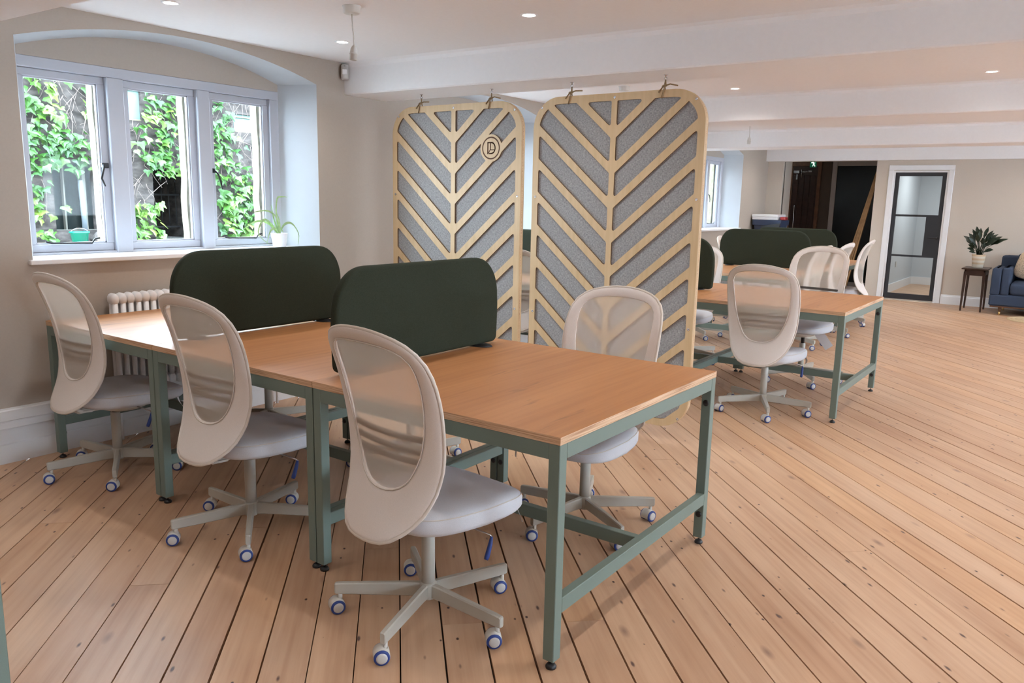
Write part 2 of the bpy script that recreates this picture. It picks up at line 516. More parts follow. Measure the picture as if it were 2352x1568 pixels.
def clip(poly, a, b, c):
    """keep a*x+b*y<=c"""
    out = []
    for i in range(len(poly)):
        p, q = poly[i], poly[(i + 1) % len(poly)]
        dp, dq = a * p[0] + b * p[1] - c, a * q[0] + b * q[1] - c
        if dp <= 0: out.append(p)
        if (dp < 0 < dq) or (dq < 0 < dp):
            t = dp / (dp - dq)
            out.append((p[0] + t * (q[0] - p[0]), p[1] + t * (q[1] - p[1])))
    return out

def round_poly(poly, r, n=4):
    """round convex-ish polygon corners"""
    P = [Vector(p) for p in poly]
    Q = [P[0]]
    for p in P[1:]:
        if (p - Q[-1]).length > 1e-4: Q.append(p)
    if (Q[0] - Q[-1]).length < 1e-4: Q.pop()
    out = []; L = len(Q)
    for i in range(L):
        p, a, b = Q[i], Q[i - 1], Q[(i + 1) % L]
        u, w = (a - p), (b - p)
        lu, lw = u.length, w.length
        u /= lu; w /= lw
        ang = u.angle(w)
        if ang > math.radians(150) :
            out.append(tuple(p)); continue
        d = min(r / math.tan(ang / 2), lu * 0.45, lw * 0.45)
        for k in range(n + 1):
            t = k / n
            s, e = p + u * d, p + w * d
            out.append(tuple((1 - t) ** 2 * s + 2 * t * (1 - t) * p + t * t * e))
    return out

# ------------------------------------------------------------------ the setting
WY = 4.474          # face of the window wall
FX = 13.5           # face of the far wall
CZ = 2.37           # ceiling
X0, Y0 = -6.0, -4.6 # near wall, right wall

floor = MB().box((X0, Y0, -0.10), (FX, WY, -0.022)).build('floor', M['subfloor'])
struct(floor, 'diagonal pine board floor', 'floor')
pa = math.radians(44.3)
pd, pn = (math.cos(pa), math.sin(pa)), (-math.sin(pa), math.cos(pa))
PW = 0.1408
corners = [(X0, Y0), (FX, Y0), (FX, WY), (X0, WY)]
os_ = [c[0] * pn[0] + c[1] * pn[1] for c in corners]
ts_ = [c[0] * pd[0] + c[1] * pd[1] for c in corners]
off0 = 1.884 * pn[0] + 1.044 * pn[1]
k0 = math.floor((min(os_) - off0) / PW); k1 = math.ceil((max(os_) - off0) / PW)
for k in range(k0, k1 + 1):
    a = off0 + k * PW
    g = random.choice((0.0016, 0.0022, 0.003, 0.004))
    t = min(ts_) - random.uniform(0, 5)
    if k == -2: t = -6.55
    while t < max(ts_):
        ln = random.uniform(5.0, 7.2)
        ln = 6.0 if k == -2 else ln
        s0, s1 = t + 0.0007, t + ln - 0.0007
        t += ln
        pl = [(d * pd[0] + o * pn[0], d * pd[1] + o * pn[1]) for d, o in ((s0, a + g), (s1, a + g), (s1, a + PW - g), (s0, a + PW - g))]
        for A, B, Cc in ((-1, 0, -X0), (1, 0, FX), (0, -1, -Y0), (0, 1, WY)):
            if pl: pl = clip(pl, A, B, Cc)
        if len(pl) < 3: continue
        ar = abs(sum(pl[i][0] * pl[(i + 1) % len(pl)][1] - pl[(i + 1) % len(pl)][0] * pl[i][1] for i in range(len(pl)))) / 2
        if ar < 0.004: continue
        MB().prism(pl, -0.022, random.uniform(-0.0012, 0.0)).build('plank', M['floor'], floor)

def seg_arc(xa, xb, z_spring, z_crown, n=20):
    h = z_crown - z_spring; w = (xb - xa) / 2; R = (w * w + h * h) / (2 * h); xc = (xa + xb) / 2; zc = z_crown - R
    out = []
    for i in range(n + 1):
        x = xb - (xb - xa) * i / n
        out.append((x, zc + math.sqrt(max(0, R * R - (x - xc) ** 2))))
    return out
WIN = [2.835, 5.75, 8.66, 11.335]     # centres of the four window bays
SILL = 1.060
holes = []
for wc in WIN:
    xa, xb = wc - 0.967, wc + 0.967
    holes.append([(xa, SILL), (xb, SILL)] + seg_arc(xa, xb, 2.19, 2.335))
me = plate([(X0, 0), (FX, 0), (FX, CZ), (X0, CZ)], holes, 0.0, lambda u, v, w: (u, WY, v))
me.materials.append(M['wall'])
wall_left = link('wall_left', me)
struct(wall_left, 'off-white window wall with arched window recesses', 'wall')
# masonry behind the plaster face, around the window openings
ob = MB()
ob.box((X0, WY + 0.294, -0.1), (FX + 3, WY + 0.43, SILL - 0.03))
ob.box((X0, WY + 0.294, 2.13), (FX + 3, WY + 0.43, 3.2))
ed = [X0] + [e for wc in WIN for e in (wc - 0.85, wc + 0.85)] + [FX + 3]
for i in range(0, len(ed), 2):
    ob.box((ed[i], WY + 0.294, SILL - 0.03), (ed[i + 1], WY + 0.43, 2.13))
ob.build('masonry', M['stone'], wall_left)

def window(idx, wc, detail=True):
    w = s_empty('window_%d' % idx, 'white three-light casement window in arched recess', 'window', (wc, 0, 0))
    # plaster reveal: splayed from face to frame, plus infill over the frame
    xo, xi, yi = 0.967, 0.848, WY + 0.276
    outer = [(-xo, SILL)] + seg_arc(-xo, xo, 2.19, 2.335)[::-1] + [(xo, SILL)]
    inner = [(-xi, SILL)] + seg_arc(-xi, xi, 2.19, 2.33)[::-1] + [(xi, SILL)]
    b = MB(); n = len(outer)
    vs = [(x, WY, z) for x, z in outer] + [(x, yi, z) for x, z in inner]
    b.add(vs, [(i, i + 1, n + i + 1, n + i) for i in range(n - 1)], 0, False)
    b.build('reveal', M['reveal'], w)
    b = MB()
    top = [(x, z) for x, z in inner[1:-1]]
    b.prism([(-xi, 2.1422), (xi, 2.1422)] + top[::-1], -yi - 0.0175, -yi + 0.001, 0, TR(rx=PI / 2))
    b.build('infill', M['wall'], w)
    # sill board
    b = MB().cbox((-0.99, WY - 0.03, SILL - 0.024), (0.985, yi + 0.02, SILL + 0.002), 0.004)
    b.build('sill', M['white'], w)
    # frame
    f = MB(); y0, y1 = yi, yi + 0.10
    lights = [(-0.855, -0.370), (-0.272, 0.212), (0.300, 0.780)]
    f.cbox((-0.87, y0, 2.083), (0.855, y1, 2.142), 0.003)
    f.cbox((-0.87, y0 + 0.004, SILL), (0.855, y1, 1.074), 0.003)
    f.cbox((-0.88, y0 + 0.001, 1.074), (-0.855, y1 - 0.001, 2.083), 0.003)
    f.cbox((0.780, y0 + 0.001, 1.074), (0.854, y1 - 0.001, 2.083), 0.003)
    f.build('frame', M['framepaint'], w)
    for a, c in ((-0.370, -0.272), (0.212, 0.300)):
        MB().cbox((a, y0 - 0.008, SILL + 0.002), (c, y1 - 0.002, 2.0835), 0.004).build('mullion', M['framepaint'], w)
    for a, c in lights:
        s = MB(); q = 0.042; ya, yb = y0 + 0.030, y0 + 0.062
        s.cbox((a, ya, 2.083 - q), (c, yb, 2.083), 0.004)
        s.cbox((a, ya, 1.074), (c, yb, 1.074 + q + 0.005), 0.004)
        s.cbox((a, ya + 0.0006, 1.074 + q + 0.005), (a + q, yb - 0.0006, 2.083 - q), 0.001)
        s.cbox((c - q, ya + 0.0006, 1.074 + q + 0.005), (c, yb - 0.0006, 2.083 - q), 0.001)
        # stepped inner bead
        s.box((a + q, ya + 0.010, 2.083 - q - 0.008), (c - q, yb - 0.004, 2.083 - q))
        s.box((a + q, ya + 0.010, 1.121), (c - q, yb - 0.004, 1.129))
        s.box((a + q, ya + 0.010, 1.12), (a + q + 0.008, yb - 0.004, 2.042))
        s.box((c - q - 0.008, ya + 0.010, 1.12), (c - q, yb - 0.004, 2.042))
        cs = s.build('casement', M['framepaint'], w)
        MB().box((a + q, yb - 0.012, 1.12), (c - q, yb - 0.009, 2.042)).build('pane', M['glass'], cs)
        # stay bar along the bottom rail
        if a != -0.272 or not detail:
            t = MB(); z = 1.124
            t.tube([(a + 0.09, ya - 0.004, z + 0.012), (a + 0.12, ya - 0.012, z + 0.004), (c - 0.14, ya - 0.012, z - 0.002), (c - 0.12, ya - 0.010, z + 0.022), (c - 0.09, ya - 0.006, z + 0.026)], 0.0055, 6)
            t.build('stay', M['black'], cs)
    # casement fasteners
    for hx, sgn in ((-0.412, -1), (0.325, 1)):
        t = MB()
        t.cbox((hx - 0.008, y0 + 0.012, 1.562), (hx + 0.012 + 0.02 * (sgn < 0), y0 + 0.034, 1.592), 0.003)
        t.tube([(hx, y0 + 0.012, 1.58), (hx + 0.014 * sgn, y0 - 0.012, 1.555), (hx + 0.030 * sgn, y0 - 0.014, 1.50), (hx + 0.026 * sgn * (1.6 if sgn > 0 else 0.3), y0 - 0.008, 1.455)], [0.007, 0.0065, 0.0065, 0.004], 6)
        t.build('fastener', M['black'], w)
    # stone mullions and jambs outside
    st = MB()
    for a, c in ((-0.405, -0.24), (0.176, 0.33), (0.742, 0.86), (-0.87, -0.84)):
        rr = random.Random(int(a * 1000)); N = 9
        L = [(a + rr.uniform(-0.006, 0.008), 1.03 + 1.10 * i / N) for i in range(N + 1)]
        vs = []
        for (x, z) in L: vs += [(x, y1 + 0.005, z), (x + 0.006, y1 + 0.085, z), (c, y1 + 0.085, z), (c, y1 + 0.005, z)]
        fs = []
        for i in range(N):
            for j in range(4):
                fs.append((i * 4 + j, i * 4 + (j + 1) % 4, i * 4 + 4 + (j + 1) % 4, i * 4 + 4 + j))
        st.add(vs, fs)
    st.build('stone_jamb', M['stone'], w)
    return w
for i, wc in enumerate(WIN):
    window(i + 1, wc)

# ceiling and beams
ceil = MB().box((X0, Y0, CZ), (FX + 3.2, WY + 0.1, CZ + 0.1)).build('ceiling', M['ceiling'])
struct(ceil, 'low white plaster ceiling', 'ceiling')
def beam(xa, xb, label):
    k = -0.028; b = MB(); n = 5; cv = 0.035
    prof = [(xa - cv, CZ), (xa - cv * 0.3, CZ - cv * 0.35), (xa, CZ - cv), (xa, 2.158), (xa + 0.008, 2.15), (xb - 0.008, 2.15), (xb, 2.158), (xb, CZ - cv), (xb + cv * 0.3, CZ - cv * 0.35), (xb + cv, CZ)]
    r = []
    for y in (Y0, WY):
        r.append([(x + k * (y - WY), y, z) for x, z in prof])
    b.rings(r, 0, False, True, True, True)
    o = b.build('ceiling_beam', M['ceiling'])
    struct(o, label, 'beam')
    o['group'] = 'white boxed ceiling beams'
beam(1.17, 1.60, 'white boxed ceiling beam at the photo\'s upper left corner')
beam(4.06, 4.49, 'white boxed ceiling beam that carries the two hanging screens')
beam(6.87, 7.38, 'white boxed ceiling beam next behind the hanging screens')
beam(10.13, 10.62, 'white boxed ceiling beam closest to the wall with the glass door')
wb = MB().box((FX - 0.12, -4.6, 2.15), (FX + 0.1, WY, CZ)).build('trim_1', M['ceiling'])
struct(wb, 'white downstand over the far wall', 'beam')

# far wall with hallway opening and glass door
DY0, DY1, DTOP = 1.765, 2.497, 1.985
OY0, OY1 = 2.765, 4.225
fw = plate([(Y0, 0), (WY + 0.3, 0), (WY + 0.3, CZ), (Y0, CZ)],
           [[(DY0, 0.003), (DY1, 0.003), (DY1, DTOP), (DY0, DTOP)], [(OY0, 0.003), (OY1, 0.003), (OY1, 2.149), (OY0, 2.149)]], 0.14,
           lambda u, v, w: (FX + 0.07 + w, u, v))
fw.materials.append(M['wall_far'])
struct(link('wall_far', fw), 'white far wall with glass door and hallway opening', 'wall')
struct(MB().box((X0, Y0 - 0.1, -0.1), (X0 + 0.0, WY, CZ)).build('wall_near', M['wall']), 'plain wall behind the camera', 'wall')
# wall on the right, out of frame: three tall window openings to open sky
rw = plate([(X0, 0), (FX, 0), (FX, CZ), (X0, CZ)], [[(a, 1.0), (a + 1.4, 1.0), (a + 1.4, 1.95), (a, 1.95)] for a in (0.2, 3.2, 6.2, 9.2, 11.4)], 0.2, lambda u, v, w: (u, Y0 - 0.1 + w, v))
rw.materials.append(M['wall_far'])
struct(link('wall_right', rw), 'white wall with window openings on the right', 'wall')

# trunking and skirting
t = MB()
prof = [(0, 0), (-0.016, 0), (-0.016, 0.100), (-0.012, 0.107), (-0.020, 0.110), (-0.020, 0.186), (-0.017, 0.190), (-0.040, 0.195), (-0.040, 0.226), (-0.036, 0.232), (-0.044, 0.236), (-0.044, 0.288), (-0.039, 0.294), (0, 0.294)]
t.rings([[(x, WY + y, z) for y, z in prof] for x in (X0, FX)], 0, False)
struct(t.build('baseboard_left', M['trim']), 'white skirting with dado trunking along the window wall', 'skirting')
def skirting(name, ya, yb):
    t = MB(); prof = [(0, 0), (-0.018, 0), (-0.018, 0.115), (-0.014, 0.122), (-0.009, 0.125), (-0.008, 0.140), (0, 0.145)]
    t.rings([[(FX + x, y, z) for x, z in prof] for y in (ya, yb)], 0, False)
    struct(t.build(name, M['trim']), 'white skirting board on the far wall', 'skirting')
skirting('baseboard_far', Y0, DY0 - 0.09)

# door_1: black framed glass door, with white architrave
d1 = s_empty('door_1', 'black steel-framed glass door in the far wall', 'door', (FX, 0, 0))
a = MB()
for lo, hi in (((-0.022, DY0 - 0.085, 0), (0, DY0 - 0.012, 2.0)), ((-0.022, DY1 + 0.012, 0), (0, DY1 + 0.085, 2.0)), ((-0.0215, DY0 - 0.085, 2.0), (0, DY1 + 0.085, 2.075))):
    a.cbox(lo, hi, 0.005)
for lo, hi in (((-0.010, DY0 - 0.012, 0), (0.14, DY0 + 0.012, 1.968)), ((-0.010, DY1 - 0.012, 0), (0.14, DY1 + 0.012, 1.968)), ((-0.0095, DY0 - 0.012, 1.968), (0.14, DY1 + 0.012, 1.992))):
    a.cbox(lo, hi, 0.002)
a.build('architrave', M['trim'], d1)
lf = MB(); XA, XB = 0.005, 0.045; YA, YB = DY0 + 0.014, DY1 - 0.014
rects = [(1.835, 2.430, 0.108, 0.685), (1.996, 2.430, 0.714, 1.300), (1.835, 2.430, 1.331, 1.912)]
me = plate([(YA, 0.022), (YB, 0.022), (YB, 1.966), (YA, 1.966)], [[(p, r), (q, r), (q, s), (p, s)] for p, q, r, s in rects], 0.04, lambda u, v, w: (0.025 + w, u, v))
me.materials.append(M['blackmatt'])
leaf = link('door_leaf', me, d1)
for p, q, r, s in rects:
    MB().box((0.022, p - 0.004, r - 0.004), (0.028, q + 0.004, s + 0.004)).build('pane', M['doorglass'], leaf)
h = MB()
h.lathe([(0.024, 0), (0.024, 0.008)], 14, 0, TR(0.005, 1.822, 0.991, ry=-PI / 2))
h.tube([(0.0, 1.822, 0.991), (-0.045, 1.822, 0.991), (-0.050, 1.84, 0.990), (-0.050, 1.935, 0.988)], 0.009, 8)
h.build('door_handle', M['black'], leaf)
# little room behind the glass door
rm = MB()
rm.box((FX + 0.14, 0.6, -0.1), (16.9, 2.70, 0.0), 1)
rm.box((16.68, 0.6, 0), (16.8, 2.70, CZ)); rm.box((FX + 0.14, 2.62, 0), (16.8, 2.70, CZ)); rm.box((FX + 0.14, 0.52, 0), (16.8, 0.6, CZ))
rm.box((16.66, 0.6, 0), (16.68, 2.62, 0.14), 2); rm.box((FX + 0.14, 2.602, 0), (16.7, 2.62, 0.14), 2)
rm = rm.build('wall_back', [M['roompaint'], M['floor'], M['trim']])
struct(rm, 'white meeting room seen through the glass door', 'room')
so = MB().cbox((15.0, 2.608, 0.42), (15.09, 2.62, 0.51), 0.003).build('wall_socket', M['capwhite'], rm)

# hallway
hw = MB()
hw.box((FX + 0.14, 2.70, -0.1), (15.2, 4.75, 0), 0)
hw.box((FX + 0.14, 2.70, 0), (15.2, 2.74, CZ), 1)
hw.box((FX + 0.14, 4.66, 0), (15.2, 4.75, CZ), 1)
hw.box((15.0, 2.74, 0), (15.1, 4.66, CZ), 1)
hw = hw.build('wall_hallway', [M['brownwood'], M['hall']])
struct(hw, 'dark hallway beyond the far wall opening', 'hallway')
MB().box((FX + 0.14, OY1, 0), (FX + 0.50, 4.66, 2.2)).build('reveal', M['wall_far'], hw)
d2 = s_empty('door_2', 'dark brown boarded door in the hallway', 'door', (15.0, 0, 0))
f = MB(); f.cbox((-0.04, 4.49, 0), (0, 4.56, 2.14), 0.004); f.cbox((-0.041, 3.99, 2.14), (0, 4.56, 2.24), 0.004); f.cbox((-0.04, 3.99, 0), (0, 4.05, 2.14), 0.004)
f.build('door_frame', M['brownwood'], d2)
lf = MB().cbox((-0.03, 4.05, 0), (-0.005, 4.49, 2.14), 0.003).build('door_leaf', M['darkwood'], d2)
for i in range(4):
    MB().cbox((-0.042, 4.07 + i * 0.105, 0.05), (-0.03, 4.07 + i * 0.105 + 0.09, 1.98), 0.005).build('board', M['darkwood'], d2)
c = MB(); c.cbox((-0.09, 4.36, 2.01), (-0.04, 4.47, 2.06), 0.006); c.cbox((-0.08, 4.14, 2.03), (-0.04, 4.21, 2.06), 0.004); c.tube([(-0.08, 4.36, 2.035), (-0.11, 4.26, 2.035), (-0.07, 4.18, 2.045)], 0.006, 6)
c.build('door_closer', M['chrome'], d2)
c = MB(); c.cbox((-0.056, 4.395, 1.90), (-0.042, 4.425, 2.0), 0.003); c.tube([(-0.055, 4.33, 1.93), (-0.07, 4.33, 1.94), (-0.07, 4.33, 2.08)], 0.007, 6)
c.build('door_lock', M['chrome'], d2)
c = MB().tube([(-0.05, 4.41, 0.95), (-0.07, 4.41, 0.97), (-0.07, 4.41, 1.42), (-0.05, 4.41, 1.44)], 0.010, 8).build('pull_handle', M['chrome'], d2)
d3 = s_empty('window_5', 'dark glazed hallway screen with pale grey frame', 'window', (15.0, 0, 0))
f = MB(); f.cbox((-0.05, 3.713, 0), (0, 3.795, CZ), 0.003); f.cbox((-0.049, 2.74, 2.14), (0, 3.713, CZ), 0.003); f.cbox((-0.049, 2.74, 0), (0, 3.713, 0.1), 0.003)
f.build('frame', M['hallgrey'], d3)
MB().box((-0.03, 2.74, 0.1), (-0.022, 3.713, 2.14)).build('pane', M['darkglass'], d3)

# exit sign
ex = thing('exit_sign', 'small green exit sign with white running figure in hallway doorway', 'sign', (14.2, 3.93, 2.085))
MB().cbox((-0.012, -0.055, 0), (0.012, 0.055, 0.13), 0.003).build('housing', M['exitgreen'], ex)
g = MB()
T = TR(-0.0125, 0, 0) @ Matrix(((0, 0, 1, 0), (-1, 0, 0, 0), (0, 1, 0, 0), (0, 0, 0, 1)))
g.prism(rrect(-0.018, 0.095, 0.000, 0.113, 0.008, 4), -0.001, 0.001, 0, T)
g.prism([(-0.02, 0.09), (0.004, 0.09), (0.016, 0.05), (0.004, 0.046)], -0.001, 0.001, 0, T)
g.prism([(0.004, 0.06), (0.016, 0.05), (0.0, 0.02), (-0.012, 0.012), (-0.004, 0.03)], -0.001, 0.001, 0, T)
g.prism([(0.004, 0.05), (0.016, 0.05), (0.034, 0.038), (0.036, 0.012), (0.028, 0.012), (0.024, 0.032)], -0.001, 0.001, 0, T)
g.prism([(-0.02, 0.09), (-0.036, 0.072), (-0.030, 0.066), (-0.012, 0.080)], -0.001, 0.001, 0, T)
g.prism([(0.004, 0.09), (0.022, 0.072), (0.036, 0.078), (0.034, 0.070), (0.020, 0.062), (0.002, 0.078)], -0.001, 0.001, 0, T)
g.build('running_figure', M['exitglow'], ex)
MB().tube([(0, 0, 0.13), (0, 0, CZ - 2.085)], 0.005, 6).build('hanger', M['chrome'], ex)

# ------------------------------------------------------------------ courtyard outside the window
OY = 10.0
yard = MB().box((0, WY + 0.5, 0.60), (16, 16, 0.78)).build('ground', M['gravel'])
struct(yard, 'grey gravel courtyard outside the window', 'ground')
ow = plate([(1, 0.6), (16, 0.6), (16, 3.3), (1, 3.3)], [[(4.47, 0.95), (4.97, 0.95), (4.97, 1.75), (4.47, 1.75)], [(5.72, 0.61), (6.62, 0.61), (6.62, 1.75), (5.72, 1.75)],
                 [(5.2, 2.32), (5.62, 2.32), (5.62, 2.74), (5.2, 2.74)], [(6.98, 2.3), (7.6, 2.3), (7.6, 2.55), (6.98, 2.55)]], 0.3, lambda u, v, w: (u, OY + 0.15 + w, v))
ow.materials.append(M['rubble'])
ow = link('wall_courtyard', ow)
struct(ow, 'dark rubble courtyard wall behind the ivy', 'wall')
MB().box((4.4, OY + 0.12, 0.9), (5.05, OY + 0.14, 1.8)).build('dark_pane', M['darkglass'], ow)
f = MB(); f.cbox((4.82, OY + 0.02, 0.95), (4.86, OY + 0.1, 1.75), 0.004); f.cbox((4.60, OY + 0.04, 0.95), (4.62, OY + 0.1, 1.75), 0.003); f.cbox((4.47, OY + 0.02, 0.93), (4.97, OY + 0.1, 0.955), 0.003)
f.build('window_bar', M['bar'], ow)
for a, c, e, g in ((5.2, 5.62, 2.32, 2.74), (6.98, 7.6, 2.3, 2.55)):
    MB().box((a, OY + 0.045, e), (c, OY + 0.06, g)).build('pale_pane', M['cyan'], ow)  # opaque pane, sky reflection put into its colour
    MB().cbox((a, OY + 0.01, e), (c, OY + 0.04, e + 0.02), 0.003).cbox((a, OY + 0.01, g - 0.05), (c, OY + 0.04, g - 0.035), 0.003).build('glazing_bar', M['stone'], ow)
tn = MB(); tn.box((5.6, OY + 0.3, 0.7), (5.72, 14.5, 1.9)); tn.box((6.62, OY + 0.3, 0.7), (6.74, 14.5, 1.9)); tn.box((5.6, OY + 0.3, 1.75), (6.74, 13.0, 1.9))
tn.build('passage', M['rubble'], ow)
dp = MB().tube([(4.78, OY - 0.06, 0.8), (4.76, OY - 0.06, 1.55)], 0.03, 8).build('drainpipe', M['pipe'], ow)
MB().box((5, 14.6, 0.7), (9, 14.8, 2.4)).build('far_stone', M['stone'], ow)

gate = thing('iron_gate', 'black wrought-iron gate in the dark passage through the ivy wall', 'gate', (6.28, 10.9, 0.78))
for i in range(9):
    x = -0.26 + i * 0.11
    b = MB().tube([(x, 0, 0.12), (x, 0, 0.70 + 0.10 * math.sin(PI * i / 8))], 0.009, 6)
    b.lathe([(0.0, 0), (0.018, 0.02), (0.0, 0.07)], 6, 0, TR(x, 0, 0.69 + 0.10 * math.sin(PI * i / 8)), True, False, False)
    b.build('bar', M['iron'], gate)
for z in (0.14, 0.60):
    MB().cbox((-0.30, -0.012, z), (0.66, 0.012, z + 0.025), 0.002).build('rail', M['iron'], gate)
MB().cbox((-0.33, -0.02, 0), (-0.29, 0.02, 0.85), 0.003).build('post', M['iron'], gate)

bk = thing('bucket', 'green plastic bucket on the gravel outside the window', 'bucket', (4.60, 9.72, 0.78))
MB().lathe([(0.080, 0), (0.098, 0.145), (0.112, 0.150), (0.112, 0.165), (0.092, 0.163), (0.075, 0.02)], 20, 0, None, True, True, True).build('body', M['bucket'], bk)
MB().tube([(0.10 * math.cos(a), 0.0, 0.155 + 0.05 * math.sin(a)) for a in [PI * i / 10 for i in range(11)]], 0.003, 5).build('handle', M['chrome'], bk)
rk = MB(); rr = random.Random(4)
rk.rings([[(0.20 * math.cos(2 * PI * i / 9) * s * rr.uniform(.85, 1.1), 0.12 * math.sin(2 * PI * i / 9) * s * rr.uniform(.85, 1.1), z) for i in range(9)] for s, z in ((1, 0), (1.05, .07), (.8, .15), (.4, .19))], 0, False)
tag(rk.build('boulder', M['rubble'], None, (4.93, 9.7, 0.78)), 'rough dark boulder beside the green bucket outside', 'stone')

# ivy
def leaf_mesh():
    b = MB()
    pts = [(0, 0.02), (0.30, 0.10), (0.52, -0.10), (0.34, -0.30), (0.22, -0.34), (0.0, -0.85), (-0.22, -0.34), (-0.34, -0.30), (-0.52, -0.10), (-0.30, 0.10)]
    vs = [(0, -0.02, -0.18)] + [(x, 0.10 * abs(x) + 0.08 * max(0, -z), z) for x, z in pts]
    n = len(pts)
    b.add(vs, [(0, 1 + i, 1 + (i + 1) % n) for i in range(n)], 0, False)
    return b
LEAF = leaf_mesh().mesh('leaf', M['leaf'])
def ivy_density(x, z):
    if z < 0.80 or z > 2.95: return 0
    d = 0.0
    if 4.0 <= x < 5.25:
        if z > 1.66:
            d = 1.0
            if 4.62 < x < 4.86 and z > 2.1: d = 0.05
            if 4.78 < x < 5.1 and 2.0 < z < 2.25: d = 0.2
            if 4.5 < x < 4.6 and z > 2.3: d = 0.4
        elif x < 4.35 + 0.03 * math.sin(z * 9): d = 0.95
        elif x < 4.6 and z < 1.5 and z > 1.1: d = 0.08
    elif 5.25 <= x < 6.35:
        if z > 1.66:
            d = 1.0
            if x < 5.62 and z > 2.28: d = 0.0
            elif x < 5.60: d = 0.18
            elif x > 5.95 and 1.95 < z < 2.2: d = 0.3
            elif 5.85 < x < 5.95 and z > 2.45: d = 0.4
        elif x < 5.74:
            d = 0.95 if z < 1.30 else 0.10
    elif 6.35 <= x < 7.6:
        e = 6.62 + (0.05 if z < 1.3 else 0)
        if x < e and z < 1.62: d = 0.0
        else:
            d = 1.0
            if x > 6.85 and z > 1.9 + (x - 6.85) * -0.4: d = 0.12
            if x > 6.95 and z > 2.28: d = 0.06
            if x < 6.75 and z > 2.45: d = 0.35
    elif x < 4.0 or x < 9: d = 0.5
    return d
ivy = thing('climbing_ivy', 'bright green climbing ivy covering the courtyard wall outside', 'ivy', (0, 0, 0))
rr = random.Random(11)
cand = []
for i in range(9000):
    x, z = rr.uniform(3.6, 8.0), rr.uniform(0.8, 2.95)
    if rr.random() < ivy_density(x, z) * (0.30 if 4.15 < x < 7.4 else 0.1): cand.append((x, z))
rr.shuffle(cand)
vis = [c for c in cand if 4.2 < c[0] < 7.35]
stuffb = MB(); cnt = 0
base = leaf_mesh()
for (x, z) in cand:
    s = rr.uniform(0.085, 0.15)
    rot = Euler((rr.uniform(-1.15, 0.0), rr.uniform(-0.6, 0.6), rr.uniform(-0.8, 0.8)))
    loc = (x, OY - rr.uniform(0.06, 0.18), z)
    if cnt < 290 and 4.2 < x < 7.35:
        o = link('leaf', LEAF, ivy, loc, rot=rot); o.scale = (s, s, s); cnt += 1
    else:
        T = Matrix.Translation(loc) @ rot.to_matrix().to_4x4() @ Matrix.Scale(s, 4)
        stuffb.add(base.v, base.f, 0, False, T)
st = stuffb.build('foliage', M['leaf'], ivy); st['kind'] = 'stuff'
tw = MB()
for i in range(520):
    x, z = rr.uniform(4.1, 7.5), rr.uniform(0.95, 2.9)
    dn = ivy_density(x, z)
    if not ((0.01 < dn < 0.5) or rr.random() < 0.25) : continue
    if (5.74 < x < 6.62 and z < 1.7) or (4.45 < x < 5.0 and z < 1.7): continue
    if x < 5.62 and x > 5.2 and z > 2.25: continue
    a = rr.uniform(0.6, 2.5); ln = rr.uniform(0.15, 0.45); y = OY - 0.03 - rr.uniform(0.0, 0.06)
    p = [(x + math.cos(a) * ln * t + rr.uniform(-.02, .02), y + rr.uniform(-.02, .01), z + math.sin(a) * ln * t + rr.uniform(-.02, .02)) for t in (-.5, -.15, .2, .5)]
    tw.tube(p, rr.uniform(0.0025, 0.005), 4)
o = tw.build('twigs', M['twig'], ivy); o['kind'] = 'stuff'

# ------------------------------------------------------------------ desks
DW, DL, DH = 1.195, 1.093, 0.75
def desk_meshes(DL):
    m = {}
    b = MB().box((0.0, 0.0015, DH - 0.024), (DW, DL - 0.0015, DH), 1, None, 0)
    m['tabletop'] = b.mesh('tabletop', [M['oak'], M['ply']])
    z0, z1 = 0.030, DH - 0.024
    m['leg'] = MB().cbox((-0.02, -0.02, z0), (0.02, 0.02, z1), 0.002).mesh('leg', M['sage'])
    m['foot'] = MB().lathe([(0.0, 0), (0.017, 0.0), (0.018, 0.006), (0.012, 0.014), (0.006, 0.016)], 14, 0).lathe([(0.0045, 0.014), (0.0045, 0.034)], 8, 1).mesh('foot', [M['black'], M['chrome']])
    m['bolt'] = MB().lathe([(0.013, 0), (0.013, 0.004), (0.010, 0.006)], 12, 0, TR(ry=PI / 2)).mesh('bolt', M['black'])
    m['apron_x'] = MB().cbox((0.041, -0.02, z1 - 0.05), (DW - 0.041, 0.012, z1), 0.002).mesh('apron', M['sage'])
    m['apron_y'] = MB().cbox((-0.02, 0.041, z1 - 0.05), (0.012, DL - 0.041, z1), 0.002).mesh('apron', M['sage'])
    m['stretch_x'] = MB().cbox((0.041, -0.02, 0.180), (DW - 0.041, 0.012, 0.230), 0.002).mesh('stretcher', M['sage'])
    m['rail'] = MB().cbox((-0.015, 0.03, 0.180), (0.015, DL - 0.03, 0.230), 0.002).mesh('rail', M['sage'])
    return m
DMS = {}
